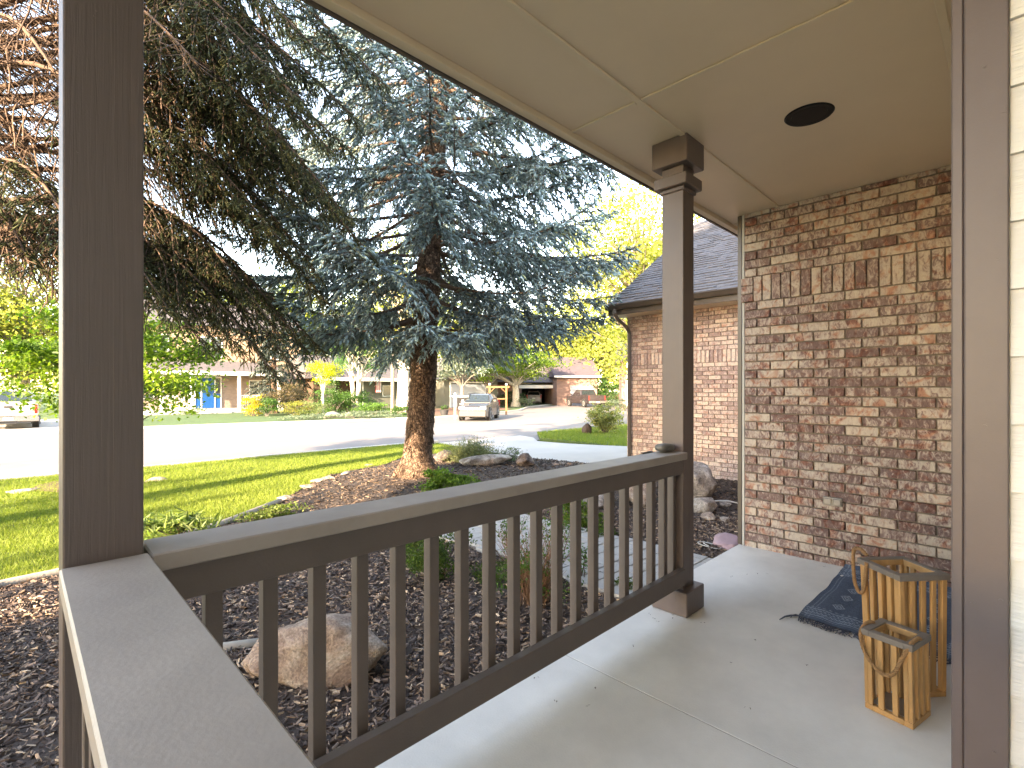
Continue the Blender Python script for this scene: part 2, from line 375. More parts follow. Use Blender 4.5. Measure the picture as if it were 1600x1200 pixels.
def np_mesh(name, verts, tris, mat, parent=None, col=None, nv=3, smooth=False):
    me = bpy.data.meshes.new(name)
    verts = np.asarray(verts, dtype=np.float32); tris = np.asarray(tris, dtype=np.int32)
    if parent is not None:
        iv = np.array(rootmat(parent).inverted()); verts = verts @ iv[:3, :3].T.astype(np.float32) + iv[:3, 3].astype(np.float32)
    me.vertices.add(len(verts)); me.vertices.foreach_set('co', verts.ravel())
    me.loops.add(tris.size); me.loops.foreach_set('vertex_index', tris.ravel())
    k = tris.shape[1]; me.polygons.add(len(tris))
    me.polygons.foreach_set('loop_start', np.arange(0, tris.size, k, dtype=np.int32))
    me.polygons.foreach_set('loop_total', np.full(len(tris), k, dtype=np.int32))
    if col is not None:
        a = me.attributes.new('col', 'FLOAT_COLOR', 'POINT')
        c = np.ones((len(verts), 4), dtype=np.float32); c[:, :3] = col; a.data.foreach_set('color', c.ravel())
    me.materials.append(mat); me.update(calc_edges=True)
    o = bpy.data.objects.new(name, me); COL.objects.link(o)
    if parent is not None: o.parent = parent
    return o

# vegetation -------------------------------------------------------
def unit(a): return a / np.maximum(np.linalg.norm(a, axis=-1, keepdims=True), 1e-9)

def shoots(P, D, L, rad, n, w, col, fwd=0.7, core=0.0):
    """needle triangles round K shoots: P start, D direction, L length, rad needle length"""
    K = len(P); P = np.asarray(P); D = unit(np.asarray(D)); L = np.broadcast_to(L, (K,)); rad = np.broadcast_to(rad, (K,))
    h = np.where(np.abs(D[:, 2:3]) > 0.9, np.array([[1.0, 0, 0]]), np.array([[0, 0, 1.0]]))
    A = unit(np.cross(D, h)); B = np.cross(D, A)
    s = rng.random((K, n)); ph = rng.random((K, n)) * 2 * np.pi
    base = P[:, None] + D[:, None] * (s * L[:, None])[..., None]
    rv = A[:, None] * np.cos(ph)[..., None] + B[:, None] * np.sin(ph)[..., None]
    nl = rad[:, None] * (0.75 + 0.5 * rng.random((K, n))) * (1.05 - 0.35 * s)
    nd_ = unit(D[:, None] * fwd + rv)
    tip = base + nd_ * nl[..., None]
    sd_ = unit(np.cross(nd_, rng.normal(size=(K, n, 3)))) * (w / 2)
    V = np.stack([base - sd_, base + sd_, tip], axis=2).reshape(-1, 3)
    Tt = np.arange(K * n * 3).reshape(-1, 3)
    c = np.repeat(np.asarray(col)[:, None], n * 3, axis=1).reshape(K, n, 3, 3)
    j = (0.8 + 0.4 * rng.random((K, n, 1, 1)))
    C = (c * j).reshape(-1, 3)
    if core > 0:
        o = len(V); P1 = P + D * (L * 0.45)[:, None]; P2 = P + D * (L * 1.02)[:, None]; vs = [P]
        r = (rad * core)[:, None]
        for k in range(4): vs.append(P1 + (A * math.cos(k * 1.5708) + B * math.sin(k * 1.5708)) * r)
        vs.append(P2); V2 = np.stack(vs, 1).reshape(-1, 3); q = (np.arange(K) * 6)[:, None] + o
        T2 = np.concatenate([q + np.array([[0, 1 + (k + 1) % 4, 1 + k]]) for k in range(4)] + [q + np.array([[5, 1 + k, 1 + (k + 1) % 4]]) for k in range(4)], 0)
        V = np.concatenate([V, V2]); Tt = np.concatenate([Tt, T2]); C = np.concatenate([C, np.repeat(np.asarray(col) * 0.85, 6, axis=0)])
    return V, Tt, C

def sticks(P, Q, r0, r1=None):
    """three sided sticks from P to Q"""
    P = np.asarray(P); Q = np.asarray(Q); K = len(P); D = unit(Q - P)
    r0 = np.broadcast_to(r0, (K,)); r1 = r0 * 0.5 if r1 is None else np.broadcast_to(r1, (K,))
    h = np.where(np.abs(D[:, 2:3]) > 0.9, np.array([[1.0, 0, 0]]), np.array([[0, 0, 1.0]]))
    A = unit(np.cross(D, h)); B = np.cross(D, A); vs = []
    for k in range(3):
        t = 2 * np.pi * k / 3; vs.append(P + (A * math.cos(t) + B * math.sin(t)) * r0[:, None])
    for k in range(3):
        t = 2 * np.pi * k / 3; vs.append(Q + (A * math.cos(t) + B * math.sin(t)) * r1[:, None])
    V = np.stack(vs, axis=1).reshape(-1, 3); o = (np.arange(K) * 6)[:, None]
    F = np.concatenate([o + np.array([[a, b, c, d]]) for a, b, c, d in ((0, 1, 4, 3), (1, 2, 5, 4), (2, 0, 3, 5))], axis=0)
    return V, F

def leaves(P, N_, size, col, asp=0.5):
    """folded diamond leaves at P, normals N_"""
    K = len(P); N_ = unit(N_); h = rng.normal(size=(K, 3)); A = unit(np.cross(N_, h)); B = np.cross(N_, A)
    size = np.broadcast_to(size, (K,))[:, None]
    a = P - A * size / 2; b = P + A * size / 2
    l = P + B * size * asp / 2 + N_ * size * 0.1; r = P - B * size * asp / 2 + N_ * size * 0.1
    V = np.stack([a, l, b, r], axis=1).reshape(-1, 3); o = (np.arange(K) * 4)[:, None]
    F = np.concatenate([o + np.array([[0, 1, 2]]), o + np.array([[0, 2, 3]])], axis=0)
    return V, F, np.repeat(col, 4, axis=0)

def spruce(name, label, base, height, lean, trunk_r, branches, pal, needle_len, needle_w, nn, shoot_len, droop, inner_bare, step, parent_group=None, bare_twigs=0.6, dens=1.0, matf='blue', core=0.5, dip=False, fwd=.7):
    root = empty(name, label, 'tree', (base[0], base[1], base[2]))
    b = Vector(base); mb = MB()
    def tp(z): return b + Vector((lean[0] * z, lean[1] * z, z))
    pts, rad = [], []
    for i in range(26):
        z = height * i / 25.0
        r = trunk_r * (1 - z / height) ** 0.8 + 0.02
        if z < 0.6: r += trunk_r * 0.55 * (1 - z / 0.6) ** 2
        pts.append(tp(z) + Vector((random.uniform(-.015, .015), random.uniform(-.015, .015), 0 if i else -0.15))); rad.append(r)
    st = 18; vs = []; fs = []
    zz = np.linspace(-0.15, height, 150)
    for i, z in enumerate(zz):
        zc = max(z, 0); r = trunk_r * (1 - zc / height) ** 0.8 + 0.02
        fl = 0.6 * max(0, 1 - zc / 0.55) ** 2
        c = tp(z)
        for k in range(st):
            t = 2 * math.pi * k / st
            rr = r * (1 + fl * (1 + 0.5 * math.sin(5 * t + 1)) + 0.06 * math.sin(3 * t + z * 2.1) + random.uniform(-.045, .045))
            vs.append((c.x + rr * math.cos(t), c.y + rr * math.sin(t), c.z))
    for i in range(len(zz) - 1):
        for k in range(st): fs.append((i * st + k, i * st + (k + 1) % st, (i + 1) * st + (k + 1) % st, (i + 1) * st + k))
    mb.add(vs, fs)
    # bark flakes
    fl = MB()
    for _ in range(2600):
        z = random.uniform(0, min(height * 0.75, 9.5)); t = random.uniform(0, 6.283)
        r = (trunk_r * (1 - z / height) ** 0.8 + 0.02) * (1 + 0.6 * max(0, 1 - z / 0.55) ** 2 * (1 + 0.5 * math.sin(5 * t + 1)))
        c = tp(z); n = Vector((math.cos(t), math.sin(t), 0)); s = Vector((-math.sin(t), math.cos(t), 0)); w = random.uniform(.012, .035); h = random.uniform(.02, .05)
        p = Vector((c.x, c.y, c.z)) + n * (r * 1.0)
        fl.add([p - s * w - Vector((0, 0, h)) + n * .018, p + s * w - Vector((0, 0, h)) + n * .022, p + s * w * .8 + Vector((0, 0, h)) - n * .004, p - s * w * .8 + Vector((0, 0, h)) - n * .004], [(0, 1, 2, 3)])
    mb.build('trunk', M['barkb'], root, smooth=True)
    bk = fl.build('bark_flakes', M['barkb'], root); bk['kind'] = 'stuff'
    limb = MB(); SP, SQ, SR = [], [], []
    fp, fd, fl_, fc = [], [], [], []
    for br_ in branches:
        z0, tip, r0 = br_[:3]; gstart = br_[3] if len(br_) > 3 else inner_bare
        s = tp(z0); e = Vector(tip); Ln = (e - s).length
        hor = Vector((e.x - s.x, e.y - s.y, 0)); hn = hor.normalized(); side = Vector((-hn.y, hn.x, 0))
        n = max(8, int(Ln / 0.22)); ax = []
        wob = [random.uniform(-1, 1) for _ in range(4)]
        for i in range(n + 1):
            t = i / n
            p = s.lerp(e, t); sag = (-0.07 * Ln * math.sin(math.pi * t) + 0.04 * Ln * t ** 3) if dip else droop * Ln * (math.sin(math.pi * t) * 0.10 - 0.10 * math.sin(2 * math.pi * t) * 0.6)
            p = p + Vector((0, 0, sag)) + side * (0.05 * Ln * math.sin(3 * t + wob[0]) * t) + Vector((0, 0, 0.03 * Ln * math.sin(5 * t + wob[1]) * t))
            ax.append(p)
        limb.tube(ax, [max(0.006, r0 * (1 - 0.85 * i / n)) for i in range(n + 1)], 6)
        bright = random.uniform(0.75, 1.2)
        for i in range(n):
            if (i / n) > gstart * 0.9 and r0 < 0.2:
                for _ in range(5):
                    d = (ax[i + 1] - ax[i]).normalized(); sv = Vector((random.gauss(0, 1), random.gauss(0, 1), random.gauss(0, .6))); p = ax[i].lerp(ax[i + 1], random.random())
                    fp.append(p[:]); fd.append((d + sv.normalized() * .9)[:]); fl_.append(shoot_len * random.uniform(.7, 1.2)); g = bright * random.uniform(.7, 1.1); fc.append([x * g for x in pal[0 if random.random() < .5 else 1]])
        mid_ = s.lerp(e, .7); dp = mid_.x * FX + mid_.y * FY; lt = mid_.x * FY - mid_.y * FX
        out_ = dp < .5 or abs(lt) > dp * 1.25 or (mid_.z - CAM_H) > dp * .80
        m = int(Ln * dens / step * (.22 if out_ else 1))
        for k in range(m):
            t = (k + random.random()) / m
            if t < 0.1: continue
            if t < gstart * .8 and random.random() < .5: continue
            i = min(n - 1, int(t * n)); f = t * n - i; p = ax[i].lerp(ax[i + 1], f); d = (ax[i + 1] - ax[i]).normalized()
            sg = 1 if k % 2 else -1
            prof = min(1, (1.06 - t) * 2.2) * min(1, t * 2.0 + 0.25)
            tl = (0.25 + 0.34 * Ln * 0.5) * prof * random.uniform(0.6, 1.15)
            tl = min(tl, 1.25)
            dirn = (d * random.uniform(0.45, 0.9) + side * sg * random.uniform(0.6, 1.0) + Vector((0, 0, random.uniform(-0.55, 0.22)))).normalized()
            nn_ = max(2, int(tl / 0.10)); q = p.copy(); dd = dirn.copy(); tw = [q.copy()]
            for _ in range(nn_):
                dd = (dd + Vector((random.uniform(-.12, .12), random.uniform(-.12, .12), -droop * 0.13 + random.uniform(-.06, .06)))).normalized()
                q = q + dd * (tl / nn_); tw.append(q.copy())
            for a_, b_ in zip(tw[:-1], tw[1:]): SP.append(a_[:]); SQ.append(b_[:]); SR.append(0.006 * (0.6 + tl))
            green = t > gstart * random.uniform(0.85, 1.15)
            for j in range(len(tw) - 1):
                a_, b_ = tw[j], tw[j + 1]; dd = (b_ - a_).normalized(); sd2 = dd.cross(Vector((0, 0, 1))).normalized()
                outer = green and (j >= 1 or random.random() < 0.6)
                cnt = 2 if outer else (1 if random.random() < bare_twigs else 0)
                for q2 in range(cnt):
                    sg2 = 1 if (q2 + j) % 2 else -1
                    sdir = (dd * random.uniform(0.5, 0.9) + sd2 * sg2 * random.uniform(0.5, 0.9) + Vector((0, 0, random.uniform(-0.6 * droop - 0.15, 0.25)))).normalized()
                    sl = shoot_len * random.uniform(0.65, 1.35) * (1 if outer else 1.6)
                    sp = a_.lerp(b_, random.random())
                    if outer:
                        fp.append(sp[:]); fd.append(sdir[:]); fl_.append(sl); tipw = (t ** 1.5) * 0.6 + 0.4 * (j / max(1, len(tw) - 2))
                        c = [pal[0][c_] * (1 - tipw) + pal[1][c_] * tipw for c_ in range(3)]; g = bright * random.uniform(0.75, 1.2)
                        if random.random() < 0.05: c = [c[0] * 1.5, c[1] * 1.15, c[2] * 0.7]
                        fc.append([x * g for x in c])
                    else:
                        SP.append(sp[:]); SQ.append((sp + sdir * sl)[:]); SR.append(0.0028)
                if outer:   # needles on the twig itself
                    fp.append(a_[:]); fd.append(dd[:]); fl_.append((b_ - a_).length); g = bright * random.uniform(0.6, 1.0); fc.append([x * g for x in pal[0]])
            if green:
                fp.append(tw[-1][:]); fd.append((tw[-1] - tw[-2])[:]); fl_.append(shoot_len * 1.2); fc.append([x * bright for x in pal[1]])
    lo = limb.build('limb', M['twig'], root, smooth=True); lo['kind'] = 'stuff'
    SP, SQ, SR = np.array(SP), np.array(SQ), np.array(SR); thin = SR < .0042
    V, F = sticks(SP[~thin], SQ[~thin], SR[~thin]); a_ = SP[thin]; b_ = SQ[thin]; w_ = unit(np.cross(b_ - a_, rng.normal(size=a_.shape))) * SR[thin][:, None] * 1.3
    V2 = np.stack([a_ - w_, a_ + w_, b_ + w_ * .5, b_ - w_ * .5], 1).reshape(-1, 3); F = np.concatenate([F, np.arange(len(V2)).reshape(-1, 4) + len(V)]); V = np.concatenate([V, V2])
    t_ = np_mesh('twigs', V, F, M['twig'], root); t_['kind'] = 'stuff'
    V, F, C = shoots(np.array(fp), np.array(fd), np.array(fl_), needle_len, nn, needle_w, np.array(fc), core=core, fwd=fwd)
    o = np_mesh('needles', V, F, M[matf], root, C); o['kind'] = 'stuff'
    print(name, 'shoots', len(fp), 'sticks', len(SP))
    return root

def crown_pts(c, rx, ry, rz, nblobs, n):
    """points gathered in leafy clumps spread through an ellipsoid"""
    cen = []
    while len(cen) < nblobs:
        p = rng.uniform(-1, 1, 3); l = np.linalg.norm(p)
        if 0.25 < l < 1: cen.append(p * (0.55 + 0.45 * l))
    cen = np.array(cen); idx = rng.integers(0, nblobs, n)
    sc = rng.uniform(0.10, 0.24, nblobs)[idx][:, None]
    q = cen[idx] + rng.normal(size=(n, 3)) * sc * np.array([1, 1, 0.6])
    return q * np.array([rx, ry, rz]) + np.array(c), cen * np.array([rx, ry, rz]) + np.array(c), idx

def broadleaf(name, label, u, v, zb, h, crown, leaf, n, pal, group=None, cat='tree', trunk_r=0.15, bark='barkg', nblobs=40, stems=1, spread=0.0, droopy=0.0):
    """crown = (radius x, radius y, radius z, centre height)"""
    root = empty(name, label, cat, (u, v, zb), group=group)
    rx, ry, rz, ch = crown; c = (u, v, zb + ch)
    P, cen, idx = crown_pts(c, rx, ry, rz, nblobs, n)
    mb = MB()
    for s in range(stems):
        a = 6.283 * s / stems; ox, oy = (spread * math.cos(a), spread * math.sin(a)) if stems > 1 else (0, 0)
        top = Vector((u + ox * 2.5, v + oy * 2.5, zb + ch + rz * 0.3)); bs = Vector((u + ox * .4, v + oy * .4, zb - 0.1))
        pts = [bs.lerp(top, i / 7) + Vector((random.uniform(-.06, .06) * h * .1, random.uniform(-.06, .06) * h * .1, 0)) * (i > 0) for i in range(8)]
        r = trunk_r / math.sqrt(stems)
        mb.tube(pts, [r * (1.35 if i == 0 else 1 - 0.1 * i) for i in range(8)], 9)
        axis = pts
        sel = [q for k, q in enumerate(cen) if k % stems == s]
        for q in sel:
            q = Vector(q); t = min(0.9, max(0.35, (q.z - zb) / (top.z - zb) * 0.75)); k = int(t * 7); p0 = axis[k]
            mid = p0.lerp(q, 0.5) + Vector((0, 0, 0.08 * rz + 0.0)); 
            mb.tube([p0, mid, q], [r * 0.32, r * 0.2, r * 0.05], 5, cap=False)
    mb.build('trunk', M[bark], root, smooth=True)
    cb = rng.uniform(0.65, 1.25, nblobs)[idx][:, None]; mix = np.clip(rng.uniform(0, 1, nblobs)[idx] * 0.7 + rng.random(n) * 0.5 - 0.1, 0, 1)[:, None]
    col = (np.array(pal[0]) * (1 - mix) + np.array(pal[1]) * mix) * cb * rng.uniform(0.8, 1.2, (n, 1))
    nm = unit(rng.normal(size=(n, 3)) + np.array([0, 0, 0.8]))
    V, F, C = leaves(P, nm, leaf * rng.uniform(0.6, 1.3, n), col, 0.62)
    o = np_mesh('crown', V, F, M['leaf'], root, C); o['kind'] = 'stuff'
    return root

def shrub(name, label, u, v, zb, rx, ry, h, leaf, n, pal, nblobs=25, group=None, cat='shrub', stems=14, asp=0.55, mat='leaf', wood='twig'):
    root = empty(name, label, cat, (u, v, zb), group=group)
    P, cen, idx = crown_pts((u, v, zb + h * 0.55), rx, ry, h * 0.5, nblobs, n)
    P[:, 2] = np.maximum(P[:, 2], zb + 0.01)
    mb = MB()
    for q in cen[:stems]:
        b = Vector((u + random.uniform(-.1, .1) * rx, v + random.uniform(-.1, .1) * ry, zb - 0.03)); q = Vector(q)
        mb.tube([b, b.lerp(q, .5) + Vector((0, 0, .08 * h)), q], [0.012 * h + 0.003, 0.008 * h + 0.002, 0.002], 5, cap=False)
    mb.build('stems', M[wood], root)
    cb = rng.uniform(0.65, 1.25, nblobs)[idx][:, None]; mix = rng.random((n, 1))
    col = (np.array(pal[0]) * (1 - mix) + np.array(pal[1]) * mix) * cb
    V, F, C = leaves(P, unit(rng.normal(size=(n, 3)) + np.array([0, 0, 0.7])), leaf * rng.uniform(0.6, 1.3, n), col, asp)
    o = np_mesh('foliage', V, F, M[mat], root, C); o['kind'] = 'stuff'
    return root

def sheet(name, poly, dz, mat, cell=0.5, height=None, jitter=0.0, label=None, drop=0.0, kind='structure', parent=None):
    """a ground sheet cut to a polygon and draped on the terrain"""
    height = height or T
    bm = bmesh.new(); vs = [bm.verts.new((p[0], p[1], 0)) for p in poly]; bm.faces.new(vs)
    bmesh.ops.triangulate(bm, faces=bm.faces[:])
    xs = [p[0] for p in poly]; ys = [p[1] for p in poly]
    for ax, lo, hi in ((0, min(xs), max(xs)), (1, min(ys), max(ys))):
        k = math.ceil(lo / cell) * cell
        while k < hi:
            co = (k, 0, 0) if ax == 0 else (0, k, 0); no = (1, 0, 0) if ax == 0 else (0, 1, 0)
            bmesh.ops.bisect_plane(bm, geom=bm.verts[:] + bm.edges[:] + bm.faces[:], plane_co=co, plane_no=no); k += cell
    for w in bm.verts: w.co.z = height(w.co.x, w.co.y) + dz + (random.uniform(-jitter, jitter) if jitter else 0)
    bmesh.ops.recalc_face_normals(bm, faces=bm.faces[:])
    for f in bm.faces:
        if f.normal.z < 0: f.normal_flip()
    if drop:
        be = [e for e in bm.edges if e.is_boundary]; r = bmesh.ops.extrude_edge_only(bm, edges=be)
        for g in r['geom']:
            if isinstance(g, bmesh.types.BMVert): g.co.z -= drop
    m = MB().frombm(bm); o = m.build(name, mat, parent)
    if kind: o['kind'] = kind
    if label: o['label'] = label
    return o

def in_poly(P, poly):
    x, y = P[:, 0], P[:, 1]; ins = np.zeros(len(P), bool); n = len(poly); j = n - 1
    for i in range(n):
        xi, yi = poly[i]; xj, yj = poly[j]
        c = ((yi > y) != (yj > y)) & (x < (xj - xi) * (y - yi) / (yj - yi + 1e-12) + xi); ins ^= c; j = i
    return ins

def rock(name, label, u, v, z, sx, sy, sz, mat, rz=0.0, seed=0, cat='rock', group=None, sub=4, sharp=0.55):
    bm = bmesh.new(); bmesh.ops.create_icosphere(bm, subdivisions=sub, radius=1)
    r = random.Random(seed)
    planes = [(Vector((r.gauss(0, 1), r.gauss(0, 1), r.gauss(0, 1))).normalized(), r.uniform(sharp, 0.95)) for _ in range(16)]
    from mathutils import noise
    for w in bm.verts:
        p = w.co.copy()
        for nrm, dd in planes:
            k = p.dot(nrm)
            if k > dd: p -= nrm * (k - dd) * 0.85
        p *= 1 + 0.09 * noise.noise(p * 2.3 + Vector((seed, 0, 0))) + 0.07 * noise.noise(p * 5 + Vector((0, seed, 0))) + 0.035 * noise.noise(p * 13 + Vector((0, seed, 3)))
        w.co = Vector((p.x * sx, p.y * sy, p.z * sz))
    m = MB().frombm(bm); o = m.build(name, mat, smooth=True); o.location = (u, v, z); o.rotation_euler = (0, 0, rz)
    tag(o, label, cat, group); return o

# ================================================================== GROUND
FAR = 400
def Tfar(u, v): return T(u, v) - 0.03
gverts = []; 
base_poly = [(-150, -60), (260, -60), (260, 260), (-150, 260)]
sheet('ground', base_poly, -0.06, M['farlawn'], 6.0, lambda u, v: (-0.6 if v < 14.6 else T(u, v)), label='green ground reaching far beyond the houses')
# bark bed round the porch
edge_px = [(-260, 1010), (0, 918), (85, 900), (230, 858), (345, 821), (407, 797), (437, 785), (475, 762), (512, 744), (600, 727), (625, 716), (690, 708), (742, 703)]
edge_w = [gp(*p) for p in edge_px]
drive_l = [gp(800, 711), gp(880, 722)]
bed = edge_w + [drive_l[0], (8.9, 5.9), (8.9, 1.5), (4.9, 1.5), (4.9, 1.60), (-6, 1.60)]
bed = [p for p in bed]
mulch_o = sheet('mulch_bed', bed, 0.0, M['mulch'], 0.3, jitter=0.012, label='dark bark mulch bed between porch, lawn and driveway')
lawn = edge_w + [(9.3, 14.15), (-40, 14.15), (-40, 4.0)]
lawn = [edge_w[i] for i in range(len(edge_w))] + [(edge_w[-1][0] + 0.3, 14.15), (-40, 14.15), (-40, edge_w[0][1] + 1)]
sheet('lawn', lawn, 0.006, M['soil'], 0.7, label='sunlit striped front lawn beyond the mulch bed')
def flat(z): return lambda u, v: z
# street, far kerb lines
far_edge = [(-80, 29.3), (4.5, 29.3), (13, 28.0), (18.5, 26.9), (24, 27.5), (31, 30.5), (38, 36), (47, 40), (58, 40), (70, 34), (74, 22), (60, 12.6)]
street = [(-80, 14.32), (12.6, 14.32), (12.6, 12.6)] + far_edge[::-1]
sheet('street', street, 0, M['street'], 3.0, flat(-0.5), label='pale sunlit residential street')
# driveway and neighbour strip
lawn_end = edge_w[-1][0] + 0.3
drive = [(8.75, 5.62), (13.45, 5.62), (13.45, 12.3), (14.3, 13.3), (14.6, 14.31), (lawn_end + .02, 14.31), drive_l[0], drive_l[1]]
sheet('driveway', drive, 0.008, M['drive'], 0.5, lambda u, v: T(u, v) if v < 13 else T(u, v) * (14.31 - v) / 1.31 - 0.5 * (v - 13) / 1.31, label='pale concrete driveway beside the garage', drop=0.1)
nlawn = [(13.47, 8.3), (26, 8.3), (26, 13.9), (15.3, 14.0), (14.5, 13.2), (13.6, 12.3)]
Tn = lambda u, v: -0.46
sheet('neighbour_lawn', nlawn, 0.05, M['soil'], 0.8, Tn, label='small strip of grass between driveway and street', drop=0.12)
mb = MB()
def kerb(pts, w=0.15, h=0.12, name='kerb', z=-0.5, label=None):
    mb = MB(); pts = [Vector((p[0], p[1], 0)) for p in pts]; L_, R_ = [], []
    for i, p in enumerate(pts):
        d = (pts[min(i + 1, len(pts) - 1)] - pts[max(i - 1, 0)]).normalized(); n = Vector((-d.y, d.x, 0))
        L_.append(p + n * w / 2); R_.append(p - n * w / 2)
    for i in range(len(pts) - 1):
        a, b, c, d = L_[i], L_[i + 1], R_[i + 1], R_[i]
        v = [(q.x, q.y, z - 0.1) for q in (a, b, c, d)] + [(q.x, q.y, z + h) for q in (a, b, c, d)]
        mb.add(v, [(4, 7, 6, 5), (0, 1, 5, 4), (1, 2, 6, 5), (2, 3, 7, 6), (3, 0, 4, 7)])
    o = mb.build(name, M['kerb']); return struct(o, label)
kerb([(-40, 14.24), (lawn_end, 14.24)], label='concrete kerb along the near lawn')
kerb(far_edge[:9], label='concrete kerb along the far side of the street')
# sidewalk across the street and reddish beds
sheet('far_driveway', [(-8, 29.4), (2.6, 29.4), (2.6, 41), (-8, 41)], 0.05, M['drive'], 4, flat(-0.46), label='concrete driveway across the street')
rb = [gp(700, 652), gp(800, 641), gp(770, 634), gp(640, 641), gp(600, 648)]
sheet('bark_bed_across_street', rb, 0.045, M['redground'], 2, flat(-0.44), label='reddish bark bed across the street')
fd = [gp(700, 640.5), gp(830, 634), gp(790, 628), gp(680, 631.5)]
far_yard = [(2.7, 29.5), (13, 28.2), (18.5, 27.1), (24, 27.7), (31, 30.7), (38, 36.2), (38, 44), (2.7, 44)]
sheet('yard_across_street', far_yard, 0.0, M['farlawn'], 2.5, flat(-0.42), label='green lawns across the street', drop=0.15)

# pavers of the path: each one an object
pv = MB(); pv.bbox(-0.5, 0.5, -0.5, 0.5, -0.03, 0.03, 0.012)
paths = sheet('path_bed', [(3.17, 1.78), (4.43, 1.78), (4.43, 4.3), (3.17, 5.6)], 0.012, M['mortar'], 0.4, label='sand bed under the paver path')
pavers_me = []
for k in range(3):
    m = MB(); m.bbox(-0.5, 0.5, -0.5, 0.5, -0.03, 0.03, 0.02); pavers_me.append(m.mesh('paver', M['paver']))
row = 0; y = 1.80
while y < 5.1:
    hgt = random.choice((0.15, 0.15, 0.225)); x = 3.2 - random.choice((0, 0.08))
    while x < 4.40:
        w = random.choice((0.15, 0.225, 0.3)); x1 = min(x + w, 4.42)
        if x1 - x > 0.06:
            o = bpy.data.objects.new('paver', pavers_me[row % 3]); COL.objects.link(o); o.parent = paths
            cx, cy = (x + x1) / 2, y + hgt / 2
            o.location = (cx, cy, T(cx, cy) + 0.012 + random.uniform(-.002, .002)); o.scale = (x1 - x - 0.011, hgt - 0.011, 1); row += 1
        x = x1
    y += hgt

# mulch chips
def chips(name, poly, n, dmin, dmax, smin, smax, parent=None):
    xs = [p[0] for p in poly]; ys = [p[1] for p in poly]
    P = np.stack([rng.uniform(min(xs), max(xs), n * 4), rng.uniform(min(ys), max(ys), n * 4)], 1)
    P = P[in_poly(P, poly)]
    dist = np.hypot(P[:, 0], P[:, 1]); P = P[(dist > dmin) & (dist < dmax)]
    P = P[~((P[:, 0] > 3.12) & (P[:, 0] < 4.5) & (P[:, 1] < 5.3))]
    P = P[~((P[:, 1] < 1.79) & (P[:, 0] < 4.9))][:n]
    K = len(P); z = np.array([T(a, b) for a, b in P]) + rng.uniform(0.002, 0.03, K)
    a = rng.uniform(0, 6.283, K); L_ = rng.uniform(smin, smax, K) ; w = L_ * rng.uniform(0.13, 0.32, K); tz = rng.normal(0, 0.28, K); rz = rng.normal(0, 0.5, K)
    D = unit(np.stack([np.cos(a), np.sin(a), tz], 1)); S = unit(np.stack([-np.sin(a), np.cos(a), rz], 1)); U = np.cross(D, S); th = rng.uniform(.004, .012, K)[:, None]
    C0 = np.stack([P[:, 0], P[:, 1], z], 1); l = (L_ / 2)[:, None]; w = (w / 2)[:, None]
    v = [C0 - D * l - S * w, C0 + D * l * .9 - S * w * .6, C0 + D * l + S * w, C0 - D * l * .8 + S * w * .9]
    V = np.stack(v + [p_ - np.array([0, 0, 1]) * th for p_ in v], 1).reshape(-1, 3)
    o = (np.arange(K) * 8)[:, None]
    F = np.concatenate([o + np.array([q]) for q in ([0, 1, 2, 3], [0, 4, 5, 1])], 0)
    pal = np.array([(0.055, 0.037, 0.031), (0.105, 0.072, 0.058), (0.16, 0.118, 0.095), (0.065, 0.05, 0.046), (0.25, 0.165, 0.11), (0.40, 0.29, 0.20)])
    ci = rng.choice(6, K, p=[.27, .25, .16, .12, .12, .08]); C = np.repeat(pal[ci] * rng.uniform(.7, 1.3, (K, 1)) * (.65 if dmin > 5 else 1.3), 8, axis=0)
    ob = np_mesh(name, V, F, M['chip'], parent, C); ob['kind'] = 'stuff'; return ob
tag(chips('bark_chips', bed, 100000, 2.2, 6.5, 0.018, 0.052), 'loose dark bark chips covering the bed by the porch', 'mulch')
tag(chips('distant_bark_chips', bed, 18000, 6.5, 12.5, 0.03, 0.075), 'loose bark chips round the blue spruce trunk', 'mulch')

